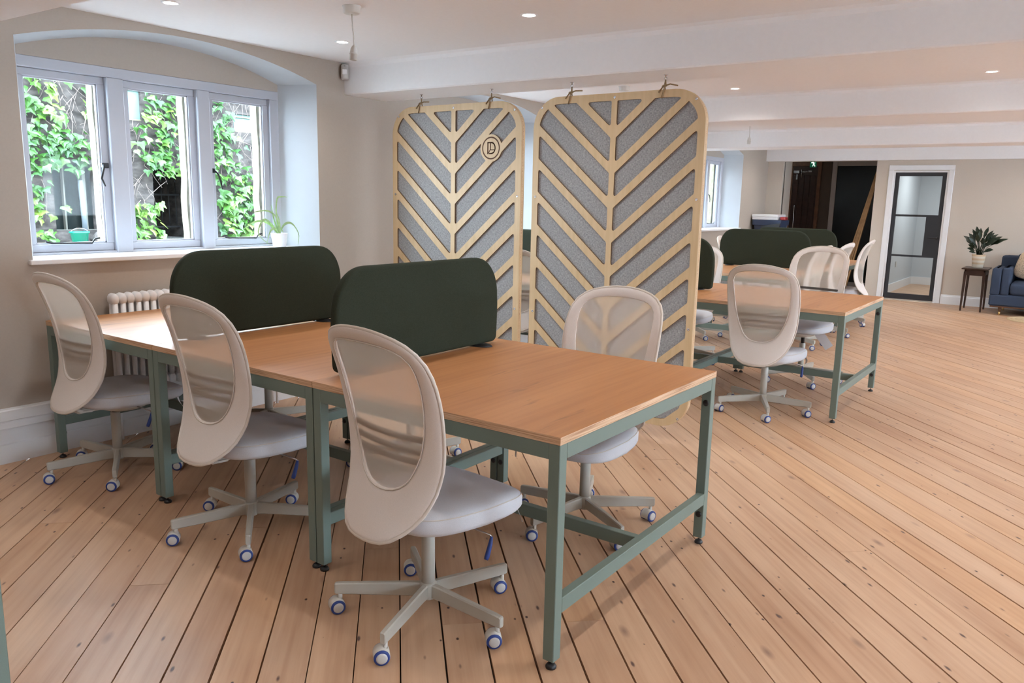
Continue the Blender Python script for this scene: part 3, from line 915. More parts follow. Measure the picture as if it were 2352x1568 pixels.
def desk(x, y, label, group, rot90=False, DL=DL):
    if DL not in DMS: DMS[DL] = desk_meshes(DL)
    DM = DMS[DL]
    t = thing('desk', label, 'desk', (x, y, 0), 0, group)
    if rot90:
        t.rotation_euler = (0, 0, PI / 2); t.location = (x + DL, y, 0)
    i = 0.021
    link('tabletop', DM['tabletop'], t)
    for lx in (i, DW - i):
        for ly in (i + 0.0015, DL - i - 0.0015):
            lg = link('leg', DM['leg'], t, (lx, ly, 0))
            link('foot', DM['foot'], lg)
            sx = 1 if lx < 0.5 else -1
            for z in (0.62, 0.135):
                bo = link('bolt', DM['bolt'], lg, (0.0195 * sx, 0, z))
                bo.rotation_euler = (0, 0, 0 if sx > 0 else PI)
    link('apron', DM['apron_x'], t, (0, i + 0.0015, 0)); link('apron', DM['apron_x'], t, (0, DL - i - 0.0015 + 0.008, 0))
    link('apron', DM['apron_y'], t, (i, 0, 0)); link('apron', DM['apron_y'], t, (DW - i + 0.008, 0, 0))
    link('stretcher', DM['stretch_x'], t, (0, i + 0.0015, 0)); link('stretcher', DM['stretch_x'], t, (0, DL - i - 0.0015 + 0.008, 0))
    link('rail', DM['rail'], t, (DW / 2, 0, 0))
    return t
GA, GB, GC = 'front row of desks by the window', 'middle row of desks beyond the hanging screens', 'back row of desks near the far wall'
AX, AY = 1.860, 1.158
desk(AX, AY, 'oak-topped desk on sage steel legs, closest to camera, its whole end in view', GA)
desk(AX, AY + DL, 'oak desk in middle of front row, between the two green dividers', GA)
desk(AX, AY + 2 * DL, 'oak desk against the window wall, its top glaring with window light', GA, False, 1.026)
BX, BY = 5.373, 1.200
desk(BX, BY, 'oak desk just right of the hanging screens, with price-tagged chair behind it', GB)
desk(BX, BY + DL, 'oak desk half hidden behind the nearer hanging screen', GB)
desk(BX, BY + 2 * DL, 'oak desk glimpsed in the gap between the two hanging screens', GB)
CX0, CY0 = 7.571, 2.25
desk(CX0, CY0, 'far oak desk in front of the nearer back-row divider', GC, True)
desk(CX0 + DL, CY0, 'far oak desk between the two back-row dividers', GC, True)
desk(CX0 + 2 * DL, CY0, 'farthest oak desk, its end beside the hallway opening', GC, True)
desk(0.600 - DW, 1.705, 'desk cut off at the lower left picture edge, only a sage leg showing', 'desk at the picture edge')

# ------------------------------------------------------------------ dividers
def divider_mesh():
    hw = 0.5075; pts = []
    zb, zt = 0.008, 0.413
    for i in range(5):
        a = -PI / 2 + PI / 2 * i / 4
        pts.append((hw - 0.008 - 0.03 + 0.03 * math.cos(a), zb + 0.03 + 0.03 * math.sin(a)))
    pts.append((hw - 0.004, zb + 0.12)); pts.append((hw - 0.003, zb + 0.18))
    for i in range(12):
        a = PI / 2 * i / 11
        pts.append((hw - 0.175 + 0.170 * math.cos(a) ** 0.9, zt - 0.19 + 0.19 * math.sin(a) ** 0.95))
    full = pts + [(-x, z) for x, z in pts[::-1]]
    n = len(full)
    def ring(inset, w):
        out = []
        for i, (x, z) in enumerate(full):
            a, b = full[i - 1], full[(i + 1) % n]
            dx, dz = b[0] - a[0], b[1] - a[1]; l = math.hypot(dx, dz) or 1
            out.append((x - dz / l * inset, w, z + dx / l * inset))
        return out
    b = MB()
    b.rings([ring(0.014, -0.021), ring(0.006, -0.0195), ring(0.001, -0.013), ring(0, 0), ring(0.001, 0.013), ring(0.006, 0.0195), ring(0.014, 0.021)][::-1], 0, True)
    return b.mesh('screen', M['green'])
DIV = divider_mesh()
b = MB(); b.lathe([(0.0, 0.0), (1.0, 0.0), (0.9, 0.6), (0.0, 1.0)], 20, 0, Matrix.Diagonal((0.048, 0.078, 0.010, 1)), True, False, False)
b.cbox((-0.02, -0.012, 0.002), (0.02, 0.012, 0.03), 0.003)
DFOOT = b.mesh('foot', M['black'])
def divider(x, y, rz, label, group):
    t = thing('desk_divider', label, 'desk divider', (x, y, DH), rz, group)
    link('screen', DIV, t)
    for s in (-0.38, 0.38): link('foot', DFOOT, t, (s, 0, 0))
    return t
divider(AX + DW / 2 + 0.012, AY + DL, 0, 'dark green felt desk divider nearest the camera, behind the foremost chair', 'dividers on the front row')
divider(AX + DW / 2 + 0.012, AY + 2 * DL, 0, 'dark green felt desk divider in front of the window sill plant', 'dividers on the front row')
divider(BX + DW / 2, 2.85, PI / 2, 'dark green divider seen edge-on at the right edge of the nearer hanging screen', 'dividers on the middle row')
divider(BX + DW / 2, 3.93, PI / 2, 'green divider seen as a sliver between the two hanging screens', 'dividers on the middle row')
divider(CX0 + DL, CY0 + DW / 2, PI / 2, 'dark green divider in the back row, wholly visible, the nearer of two', 'dividers on the back row')
divider(CX0 + 2 * DL, CY0 + DW / 2, PI / 2, 'dark green divider partly hidden behind another, nearest the far wall', 'dividers on the back row')

# ------------------------------------------------------------------ chairs
def interp(tab, z):
    if z <= tab[0][0]: return tab[0][1]
    for (a, va), (b, vb) in zip(tab, tab[1:]):
        if z <= b: return va + (vb - va) * (z - a) / (b - a)
    return tab[-1][1]
OUT = [(0.368, 0.0), (0.370, 0.055), (0.378, 0.09), (0.395, 0.125), (0.43, 0.162), (0.475, 0.190), (0.54, 0.212), (0.62, 0.228), (0.72, 0.236), (0.82, 0.241), (0.90, 0.238), (0.945, 0.229), (0.98, 0.210), (1.006, 0.180), (1.024, 0.140), (1.035, 0.092), (1.041, 0.045), (1.042, 0.0)]
INN = [(0.520, 0.0), (0.522, 0.03), (0.530, 0.065), (0.548, 0.095), (0.58, 0.120), (0.62, 0.141), (0.67, 0.161), (0.73, 0.176), (0.80, 0.186), (0.87, 0.191), (0.92, 0.190), (0.95, 0.182), (0.972, 0.163), (0.986, 0.134), (0.994, 0.095), (0.998, 0.05), (0.999, 0.0)]
EDGE = [(0.36, -0.245), (0.40, -0.215), (0.45, -0.180), (0.50, -0.158), (0.55, -0.146), (0.62, -0.140), (0.70, -0.147), (0.80, -0.166), (0.88, -0.188), (0.95, -0.216), (1.00, -0.238), (1.045, -0.256)]
def resample(tab, n):
    P = [Vector((s, z)) for z, s in tab]
    L = [0]
    for a, b in zip(P, P[1:]): L.append(L[-1] + (b - a).length)
    out = []
    for i in range(n + 1):
        t = L[-1] * i / n; k = 0
        while k < len(L) - 2 and L[k + 1] < t: k += 1
        f = (t - L[k]) / (L[k + 1] - L[k])
        out.append(P[k].lerp(P[k + 1], f))
    return out
def smooth_edge(z):
    return sum(interp(EDGE, z + d) for d in (-0.03, -0.015, 0, 0.015, 0.03)) / 5
def back_x(s, z):
    hw = max(0.12, interp(OUT, z))
    return smooth_edge(z) - 0.042 + 0.042 * min(1.3, (s / 0.235) ** 2)
NB = 26
ro = resample(OUT, NB); ri = resample(INN, NB)
outl = [(p.x, p.y) for p in ro] + [(-p.x, p.y) for p in ro[-2:0:-1]]
innl = [(p.x, p.y) for p in ri] + [(-p.x, p.y) for p in ri[-2:0:-1]]
def bring(f, dx):
    """ring between outer (0) and inner (1) outline, pushed dx along x; local y is sideways"""
    r = []
    for (a, b), (c, d) in zip(outl, innl):
        s, z = a + (c - a) * f, b + (d - b) * f
        r.append((back_x(s, z) + dx, s, z))
    return r
def chair_meshes():
    m = {}
    b = MB()
    b.rings([bring(1.0, 0.004), bring(0.85, 0.008), bring(0.4, 0.009), bring(0.1, 0.008), bring(0.01, 0.004), bring(0.0, 0.0), bring(0.01, -0.005), bring(0.1, -0.009), bring(0.4, -0.009), bring(0.85, -0.008), bring(1.0, -0.004), bring(1.0, 0.004)], 0, True, False, False)
    m['back_shell'] = b.mesh('back_shell', M['fabric'])
    b = MB()
    pts = [Vector(p) for p in bring(0.0, 0.0)]
    b.tube(pts, 0.0065, 7, 0, None, True)
    m['piping'] = b.mesh('piping', M['piping'])
    b = MB()
    b.tube([Vector(p) for p in bring(0.97, -0.008)], 0.0022, 5, 0, None, True)
    m['seam'] = b.mesh('seam', M['piping'])
    b = MB(); R = []
    cz = 0.77
    for f in (1.0, 0.75, 0.5, 0.25):
        r = []
        for s, z in innl:
            s2, z2 = s * f, cz + (z - cz) * f
            r.append((back_x(s2, z2), s2, z2))
        R.append(r)
    b.rings(R, 0, True, False, True)
    m['mesh_panel'] = b.mesh('mesh_panel', M['mesh'])
    for i, z in enumerate((0.699, 0.659, 0.624)):
        b = MB(); R = []
        hw = interp(INN, z) + 0.02
        for k in range(13):
            s = -hw + 2 * hw * k / 12
            x = back_x(s, z) + 0.003
            hh = 0.0095
            R.append([(x, s, z - hh), (x + 0.006, s, z - hh), (x + 0.006, s, z + hh), (x, s, z + hh)])
        b.rings(R, 0, False)
        m['slat%d' % i] = b.mesh('lumbar_slat', M['slat'])
    # seat cushion
    def seat_ring(k, z, sag=0.0):
        r = []
        N = 44
        for i in range(N):
            a = 2 * PI * i / N
            c, s = math.cos(a), math.sin(a)
            e = 0.52
            x = math.copysign(abs(c) ** e, c); y = math.copysign(abs(s) ** e, s)
            hl = 0.245; hw = 0.235 if x > 0 else 0.235 - 0.035 * (-x)
            px = 0.055 + (hl - k) * x; py = (hw - k) * y
            zz = z - sag * (max(0, x) ** 3) * 0.02
            r.append((px, py, zz))
        return r
    b = MB()
    b.rings([seat_ring(0.10, 0.372), seat_ring(0.028, 0.374), seat_ring(0.007, 0.382), seat_ring(0.0, 0.396, 0.5), seat_ring(0.0, 0.428, 1), seat_ring(0.005, 0.439, 1), seat_ring(0.016, 0.447, 1), seat_ring(0.04, 0.453, 1), seat_ring(0.09, 0.457, 1), seat_ring(0.17, 0.455, 0.5)], 0, True)
    m['seat'] = b.mesh('seat', M['seatfab'])
    b = MB(); b.tube(seat_ring(0.0035, 0.4375, 1), 0.0018, 5, 0, None, True)
    m['seat_seam'] = b.mesh('seam', M['piping'])
    b = MB()
    b.rings([[(0.05 + 0.17 * k * math.cos(2 * PI * i / 20), 0.15 * k * math.sin(2 * PI * i / 20), z) for i in range(20)] for k, z in ((0.5, 0.325), (0.8, 0.345), (1.0, 0.374))], 0, True)
    b.cbox((-0.20, -0.035, 0.345), (-0.04, 0.035, 0.372), 0.008)
    m['mechanism'] = b.mesh('mechanism', M['creamplastic'])
    b = MB()
    R = []
    for x, z, w in ((-0.13, 0.352, 0.045), (-0.185, 0.356, 0.045), (-0.218, 0.385, 0.042), (-0.222, 0.43, 0.038), (-0.205, 0.48, 0.034)):
        R.append([(x - 0.006, -w, z - 0.004), (x + 0.006, -w, z + 0.004), (x + 0.006, w, z + 0.004), (x - 0.006, w, z - 0.004)])
    b.rings(R, 0, False)
    m['back_bracket'] = b.mesh('back_bracket', M['creamplastic'])
    m['column'] = MB().lathe([(0.0235, 0.066), (0.0235, 0.312), (0.021, 0.315)], 20, 0).mesh('column', M['creammetal'])
    m['piston'] = MB().lathe([(0.015, 0.25), (0.015, 0.36)], 16, 0).mesh('piston', M['black'])
    m['hub'] = MB().lathe([(0.026, 0.064), (0.030, 0.068), (0.030, 0.116), (0.0265, 0.123)], 20, 0).mesh('hub', M['creammetal'])
    b = MB()
    R = []
    for x, z0, z1, w in ((0.024, 0.069, 0.119, 0.012), (0.055, 0.070, 0.119, 0.0115), (0.30, 0.066, 0.108, 0.0105), (0.322, 0.066, 0.106, 0.010), (0.326, 0.069, 0.103, 0.008)):
        c = 0.004
        R.append([(x, -w + c, z0), (x, w - c, z0), (x, w, z0 + c), (x, w, z1 - c), (x, w - c, z1), (x, -w + c, z1), (x, -w, z1 - c), (x, -w, z0 + c)])
    b.rings(R, 0, False)
    m['leg'] = b.mesh('leg', M['creammetal'])
    # caster hood: half drum open at the floor
    b = MB(); R = []
    for y in (-0.0215, -0.0205, 0.0205, 0.0215):
        k = 0.0265 if abs(y) < 0.021 else 0.0250
        R.append([(k * math.cos(a), y, 0.0255 + k * math.sin(a)) for a in [math.radians(-25 + 230 * i / 16) for i in range(17)]])
    b.rings(R, 0, True, True, True, True)
    b.lathe([(0.008, 0.045), (0.008, 0.067)], 10, 0, TR(0.012, 0, 0))
    m['caster'] = b.mesh('caster', M['creamplastic'])
    b = MB(); T = TR(rx=-PI / 2)
    b.lathe([(0.0165, -0.006), (0.0235, -0.006), (0.0255, -0.003), (0.0255, 0.004), (0.0235, 0.007), (0.0185, 0.0075)], 24, 0, T)
    b.lathe([(0.0180, 0.0072), (0.0172, 0.0092), (0.012, 0.0105), (0.0, 0.011)], 24, 1, T, True, False, False)
    m['wheel'] = b.mesh('wheel', [M['blue'], M['capwhite']])
    b = MB().tube([(0.05, -0.12, 0.352), (0.05, -0.215, 0.352), (0.06, -0.232, 0.346), (0.065, -0.236, 0.338)], 0.0035, 6)
    m['lever'] = b.mesh('lever', M['chrome'])
    b = MB().tube([(0.065, -0.236, 0.340), (0.058, -0.238, 0.318), (0.040, -0.240, 0.278), (0.036, -0.240, 0.270)], [0.005, 0.0075, 0.009, 0.007], 8)
    m['grip'] = b.mesh('grip', M['blue'])
    b = MB()
    R = []
    for i in range(5):
        t = i / 4
        z = 0.382 - 0.055 * t; y = -0.205 - 0.014 * math.sin(t * 3); x = 0.215 + 0.035 * t * t
        R.append([(x, y - 0.011 * (1 - .5 * t), z), (x + 0.022 * (1 - t * .8), y + 0.011 * (1 - .5 * t), z - 0.004), (x + 0.022 * (1 - t * .8), y + 0.0115 * (1 - .5 * t), z - 0.0035), (x, y - 0.0105 * (1 - .5 * t), z + 0.0005)])
    b.rings(R, 0, False)
    m['care_label'] = b.mesh('care_label', M['paper'])
    return m
CM = chair_meshes()
def chair(x, y, yaw, phase, label, group, lift=0.0, pricetag=False, cseed=0):
    t = thing('office_chair', label, 'chair', (x, y, 0), math.radians(yaw), group)
    rr = random.Random(cseed * 13 + 5)
    ph = math.radians(phase - yaw)
    up = (0, 0, lift)
    bs = link('back_shell', CM['back_shell'], t, up)
    link('piping', CM['piping'], bs); link('seam', CM['seam'], bs)
    link('mesh_panel', CM['mesh_panel'], t, up)
    for i in range(3): link('lumbar_slat', CM['slat%d' % i], t, up)
    s = link('seat', CM['seat'], t, up); link('seam', CM['seat_seam'], s)
    link('care_label', CM['care_label'], s)
    link('mechanism', CM['mechanism'], t, up); link('back_bracket', CM['back_bracket'], t, up)
    lv = link('lever', CM['lever'], t, up); link('grip', CM['grip'], lv)
    link('column', CM['column'], t); link('piston', CM['piston'], t, up); link('hub', CM['hub'], t)
    for i in range(5):
        a = ph + 2 * PI * i / 5
        link('leg', CM['leg'], t, (0, 0, 0), a)
        ca = math.radians(-35 - yaw + rr.uniform(-18, 18)) if cseed < 10 else rr.uniform(0, 6.28)
        px, py = 0.308 * math.cos(a), 0.308 * math.sin(a)
        c = link('caster', CM['caster'], t, (px - 0.012 * math.cos(ca), py - 0.012 * math.sin(ca), 0), ca)
        w = link('wheel', CM['wheel'], c, (0, 0.0195, 0.0255)); w = link('wheel', CM['wheel'], c, (0, -0.0195, 0.0255), PI)
    if pricetag:
        b = MB(); q = [(0.193, 0.205, 0.371), (0.183, 0.281, 0.390), (0.173, 0.348, 0.305), (0.181, 0.296, 0.262)]
        q = [(x, y - 0.03, z - 0.002) for x, y, z in q]
        b.add(q + [(x - 0.001, y, z) for x, y, z in q], [(0, 1, 2, 3), (7, 6, 5, 4), (0, 4, 5, 1), (1, 5, 6, 2), (2, 6, 7, 3), (3, 7, 4, 0)], 0, False)
        b.build('price_tag', M['paper'], s)
    return t
G1, G2, G3 = 'cream mesh chairs around the front desks', 'cream mesh chairs around the middle desks', 'cream mesh chairs around the back desks'
chair(1.885, 1.695, -6, 52.4, 'cream mesh-backed office chair nearest the camera, at the foremost desk', G1, 0, False, 1)
chair(1.948, 2.776, 0, 15.8, 'cream mesh-backed chair at the middle front-row desk, between two similar chairs', G1, 0, False, 2)
chair(1.967, 3.924, 0, 23.5, 'cream mesh-backed chair leftmost in view, at the desk under the window', G1, 0, False, 3)
chair(2.921, 1.685, 180, 24, 'cream mesh-backed chair across the foremost desk, in front of the hanging screen', G1, 0, False, 4)
chair(2.97, 2.80, 180, 57, 'chair mostly hidden below the front row, behind the foremost chair\'s backrest', G1, 0, False, 5)
chair(2.94, 3.97, 180, 50, 'chair mostly hidden under the window-side desk, its column showing by the trunking', G1, 0, False, 6)
chair(5.392, 1.700, 1, 61, 'cream mesh-backed chair seen from behind, right of the hanging screens', G2, 0, False, 7)
chair(5.40, 3.70, 0, 30, 'chair glimpsed low in the gap between the two hanging screens', G2, 0, False, 12)
chair(6.57, 1.78, 172, 70, 'raised cream mesh chair with a white price tag under its seat', G2, 0.055, True, 8)
chair(6.76, 2.88, 186, 40, 'cream chair just right of the nearer hanging screen, seen past a divider edge', G2, 0, False, 13)
chair(8.22, 2.33, 86, 20, 'far chair of which only the top shows over the price-tagged chair', G3, 0, False, 14)
chair(9.10, 2.32, 85, 55, 'far chair with rounded back top right of the price-tagged chair', G3, 0, False, 15)
chair(10.20, 2.33, 92, 33, 'farthest cream chair, seen side-on beside the white pillar', G3, 0, False, 16)
chair(8.05, 3.36, -90, 10, 'far chair behind the edge-on divider, only its base and part of seat showing', G3, 0, False, 17)
chair(9.38, 3.34, -90, 48, 'far chair whose rounded top peeps out left of the back-row divider', G3, 0, False, 18)

# ------------------------------------------------------------------ hanging screens
def hanging_screen(yc, label, logo):
    PX_, TH = 4.30, 0.040
    w2, zb, zt = 0.5815, 0.088, 2.066
    t = thing('hanging_screen', label, 'screen', (PX_, yc, 0), 0, 'hanging birch and felt screens')
    outline = rrect(-w2, zb, w2, zt, 0.19, 12)
    bw = 0.044
    inn = rrect(-w2 + bw, zb + bw, w2 - bw, zt - bw, 0.15, 10)
    sl = 0.868; per = 0.209; vt = 0.060; sp = 0.0185
    cells = []
    for side in (1, -1):
        # V lines: z = zV + sl*|y|
        k = -10
        while True:
            zl = 1.822 - per * (9 - k) if False else 1.822 + per * (1 - k - 1) 
            k += 1
            if zl < zb - 0.7: break
            if zl - per > zt: continue
            lo, hi = zl - per + vt / 2, zl - vt / 2      # cell between V at zl-per and V at zl
            poly = [(side * abs(p[0]) if False else p[0], p[1]) for p in inn]
            poly = clip(poly, -side, 0, -sp)
            # z >= lo + sl*|y| ; z <= hi + sl*|y|
            if poly: poly = clip(poly, sl * side, -1, -lo)
            if poly: poly = clip(poly, -sl * side, 1, hi)
            if len(poly) < 3: continue
            ar = abs(sum(poly[i][0] * poly[(i + 1) % len(poly)][1] - poly[(i + 1) % len(poly)][0] * poly[i][1] for i in range(len(poly)))) / 2
            if ar < 0.003: continue
            cells.append(poly)
    # dedupe nearly equal points, round corners
    lc = (3.294 - yc, 1.765)
    final = []
    for poly in cells:
        rp = round_poly(poly, 0.014)
        if logo:
            R = 0.090
            ins = [(Vector(p) - Vector(lc)).length < R for p in rp]
            if any(ins):
                # densify, then keep runs outside the disc
                dn = []
                for i in range(len(rp)):
                    a, b = Vector(rp[i]), Vector(rp[(i + 1) % len(rp)])
                    n = max(1, int((b - a).length / 0.004))
                    dn += [a.lerp(b, j / n) for j in range(n)]
                out = [(p - Vector(lc)).length >= R for p in dn]
            else:
                dn = []
                for i in range(len(rp)):
                    a, b = Vector(rp[i]), Vector(rp[(i + 1) % len(rp)])
                    n = max(1, int((b - a).length / 0.004))
                    dn += [a.lerp(b, j / n) for j in range(n)]
                out = [(p - Vector(lc)).length >= R for p in dn]
            if not all(out):
                N = len(dn); st = next(i for i in range(N) if out[i] and not out[i - 1])
                runs = []; cur = []
                for i in range(N):
                    j = (st + i) % N
                    if out[j]: cur.append(dn[j])
                    elif cur: runs.append(cur); cur = []
                if cur: runs.append(cur)
                cell_c = sum(dn, Vector((0, 0))) / N
                for run in runs:
                    if len(run) < 6: continue
                    a, b = run[-1] - Vector(lc), run[0] - Vector(lc)
                    aa, ab = math.atan2(a.y, a.x), math.atan2(b.y, b.x)
                    d = (ab - aa + PI) % (2 * PI) - PI
                    arc = [Vector(lc) + R * Vector((math.cos(aa + d * i / 14), math.sin(aa + d * i / 14))) for i in range(1, 14)]
                    fin = [tuple(p) for p in run] + [tuple(p) for p in arc]
                    # thin out
                    th = [fin[0]]
                    for p in fin[1:]:
                        if (Vector(p) - Vector(th[-1])).length > 0.003: th.append(p)
                    final.append(th)
                continue
        final.append(rp)
    me = plate(outline, final, TH, lambda u, v, w: (w, u, v))
    me.materials.append(M['birch']); me.materials.append(M['cutedge'])
    for p in me.polygons:
        if abs(p.normal.x) < 0.3 and w2 - abs(p.center.y) > 0.015 and min(p.center.z - zb, zt - p.center.z) > 0.015 and not (abs(p.center.y) > w2 - 0.19 and (p.center.z > zt - 0.19 or p.center.z < zb + 0.19) and math.hypot(abs(p.center.y) - w2 + 0.19, (min(zt - p.center.z, p.center.z - zb)) - 0.19) > 0.176):
            p.material_index = 1
    fr = link('lattice', me, t)
    for c in final:
        b = MB().prism([(p[0], p[1]) for p in c], -0.008, 0.008, 0, Matrix(((0, 0, 1, 0), (1, 0, 0, 0), (0, 1, 0, 0), (0, 0, 0, 1))))
        b.build('felt_inset', M['felt'], t)
    # plywood core line on the rim
    core = rrect(-w2 - 0.0006, zb - 0.0006, w2 + 0.0006, zt + 0.0006, 0.1906, 12)
    b = MB().rings([[(x, p[0], p[1]) for p in core] for x in (-0.003, 0.003)], 0, False, False, False)
    b.build('core_line', M['ply'], t)
    for y, z in ((0, zt - 0.025), (0.52, zt - 0.062), (-0.52, zt - 0.062), (0.555, 1.45), (-0.555, 1.45), (0.555, 0.70), (-0.555, 0.70), (0.52, zb + 0.062), (-0.52, zb + 0.062), (0, zb + 0.025)):
        b = MB().lathe([(0.0085, 0.0), (0.0085, 0.0012), (0.004, 0.0016), (0.0035, 0.0004)], 10, 0, TR(-TH / 2, y, z, ry=-PI / 2))
        b.build('screw', M['chrome'], t)
    for s in (0.315, -0.315):
        b = MB()
        b.lathe([(0.012, 2.1495), (0.012, 2.147), (0.0035, 2.145), (0.0035, 2.135)], 10, 0, TR(0, s, 0))
        b.tube([(0, s + 0.009 * math.sin(a), 2.127 - 0.009 * math.cos(a)) for a in [2 * PI * i / 12 for i in range(12)]], 0.0022, 6, 0, None, True)
        ey = b.build('screw_eye', M['chrome'], t)
        b = MB()
        b.tube([(0.024, s + 0.012, 2.02), (0.026, s + 0.012, 2.066), (0.006, s + 0.006, 2.10), (0, s, 2.121), (-0.006, s - 0.006, 2.10), (-0.026, s - 0.006, 2.07), (-0.024, s + 0.008, 2.018)], 0.0042, 6)
        b.tube([(-0.01, s + 0.012, 2.085), (-0.02, s - 0.004, 2.082), (-0.01, s - 0.014, 2.09), (0.004, s - 0.004, 2.094), (-0.01, s + 0.010, 2.088)], 0.006, 6)
        b.tube([(-0.015, s - 0.006, 2.088), (-0.02, s - 0.04, 2.094), (-0.015, s - 0.085, 2.083 + 0.010 * (s > 0))], 0.0045, 6)
        b.tube([(-0.016, s + 0.008, 2.08), (-0.024, s + 0.022, 2.06), (-0.022, s + 0.03, 2.052)], 0.0045, 6)
        b.build('rope', M['rope'], t)
    if logo:
        T = Matrix(((0, 0, -1, -TH / 2), (-1, 0, 0, lc[0]), (0, 1, 0, lc[1]), (0, 0, 0, 1)))
        def ringpoly(ro, ri, n=40):
            vs = []
            for r, z in ((ro, 0.0004), (ri, 0.0004)):
                vs += [(r * math.cos(2 * PI * i / n), r * math.sin(2 * PI * i / n), z) for i in range(n)]
            return vs, [(i, (i + 1) % n, n + (i + 1) % n, n + i) for i in range(n)]
        b = MB(); vs, fs = ringpoly(0.0745, 0.0655); b.add(vs, fs, 0, False, T)
        # engraved D: stem, bowl, and the folded-corner strokes inside
        def stroke(pts, w):
            for p, q in zip(pts, pts[1:]):
                p, q = Vector(p), Vector(q); d = (q - p).normalized(); n = Vector((-d.y, d.x)) * w / 2; e = d * w * 0.3
                b.add([(*(p - e + n), 0.0005), (*(p - e - n), 0.0005), (*(q + e - n), 0.0005), (*(q + e + n), 0.0005)], [(0, 1, 2, 3)], 0, False, T)
        sx = -0.026
        stroke([(sx, -0.037), (sx, 0.037)], 0.010)
        bowl = [(sx, 0.036)] + [(0.002 + 0.033 * math.cos(a), 0.036 * math.sin(a)) for a in [PI / 2 - PI * i / 14 for i in range(15)]] + [(sx + 0.012, -0.036)]
        stroke(bowl, 0.009)
        stroke([(-0.007, 0.034), (-0.007, -0.012)], 0.005)
        stroke([(-0.007, -0.012), (sx + 0.006, -0.032)], 0.006)
        stroke([(-0.007, -0.012), (0.026, -0.012)], 0.006)
        stroke([(-0.001, 0.032), (-0.001, -0.010)], 0.003)
        b.build('engraved_logo', M['burnt'], t)
    return t
hanging_screen(3.6255, 'birch chevron screen with round D logo, the one closer to the window', True)
hanging_screen(2.369, 'birch chevron screen without logo, hanging behind the foremost desk', False)

# ------------------------------------------------------------------ small fittings
def downlight(x, y, label, seen=True):
    t = thing('downlight', label, 'light', (x, y, CZ), 0, 'recessed ceiling downlights')
    MB().lathe([(0.046, 0.0), (0.045, -0.003), (0.036, -0.004), (0.031, 0.0), (0.030, 0.012)], 24, 0, None, True, False, False).build('bezel', M['white'], t)
    MB().lathe([(0.0305, -0.001), (0.022, -0.004), (0.0, -0.005)], 20, 0, None, True, False, False).build('lamp', M['lamp'], t)
    l = bpy.data.lights.new('spot', 'SPOT'); l.energy = SPOT_W; l.spot_size = math.radians(150); l.spot_blend = 0.9
    l.color = (1.0, 0.95, 0.90); l.shadow_soft_size = 0.04
    lo = bpy.data.objects.new('spot', l); COL.objects.link(lo); lo.parent = t; lo.location = (0, 0, -0.012)
VL = {(2.37, 3.88): 'glowing recessed downlight above the window at the top left', (3.51, 3.88): 'glowing recessed downlight behind the hanging bulb holder, above the motion sensor',
      (3.51, 2.467): 'glowing recessed downlight above the hanging screens, top centre', (6.525, 2.487): 'small glowing downlight between beams, right of the nearer screen',
      (6.525, 0.66): 'glowing recessed downlight at the upper right'}
for x in (-0.9, 0.3, 2.37, 3.51, 5.38, 6.525, 8.4, 9.55, 11.6, 12.6):
    for y in (3.88, 2.467, 0.66, -1.1, -2.9):
        if (x, y) in ((6.525, 2.467),): y = 2.487
        downlight(x, y, VL.get((x, y), 'recessed ceiling downlight out of view'))

def pendant(x, y, label, swing):
    t = thing('pendant_flex', label, 'pendant', (x, y, CZ), 0, 'bulbless pendant holders')
    MB().lathe([(0.048, 0), (0.048, -0.004), (0.044, -0.008), (0.041, -0.034), (0.036, -0.037), (0.0, -0.038)], 24, 0, None, True, False, False).build('ceiling_rose', M['creamplastic'], t)
    p = [(0, 0, -0.037), (0.002, -0.001, -0.09), (0.006, -0.004, -0.14), (0.007 * swing, -0.006, -0.19)]
    MB().tube(p, 0.0034, 7).build('cord', M['creamplastic'], t)
    T = TR(0.007 * swing, -0.006, -0.19, rx=0.03, ry=0.10)
    b = MB().lathe([(0.005, 0.004), (0.009, 0.0), (0.017, -0.016), (0.0195, -0.034), (0.0195, -0.038), (0.0225, -0.039), (0.0225, -0.043), (0.0195, -0.044), (0.020, -0.070), (0.016, -0.070), (0.0155, -0.05)], 20, 0, T, True, False, True)
    b.build('lampholder', M['creamplastic'], t)
pendant(2.90, 3.132, 'empty white bulb holder hanging on short flex, upper left', 1)
pendant(6.00, 3.235, 'pendant ceiling rose half hidden above the nearer hanging screen', 1)
pendant(9.02, 3.235, 'small empty bulb holder hanging in front of the far beams', 0)

ps = thing('motion_sensor', 'white motion sensor in the wall corner under the ceiling beam', 'sensor', (4.035, WY - 0.035, 2.252), math.radians(-45))
b = MB(); R = []
for z, k in ((0, 0.78), (0.006, 0.95), (0.02, 1), (0.082, 1), (0.096, 0.94), (0.102, 0.75)):
    R.append([(0.028 * k * math.cos(a), -0.004 - 0.030 * k * math.sin(a) ** 0.8 if math.sin(a) > 0 else -0.004, z) for a in [PI * i / 12 for i in range(13)]] + [(-0.028 * k, 0.024, z), (0.028 * k, 0.024, z)])
b.rings(R, 0, True); b.build('housing', M['capwhite'], ps)
MB().cbox((-0.017, -0.0365, 0.030), (0.017, -0.026, 0.066), 0.004).build('lens', M['white'], ps)
MB().cbox((-0.006, -0.0335, 0.086), (0.006, -0.026, 0.090), 0.001).build('indicator', M['black'], ps)

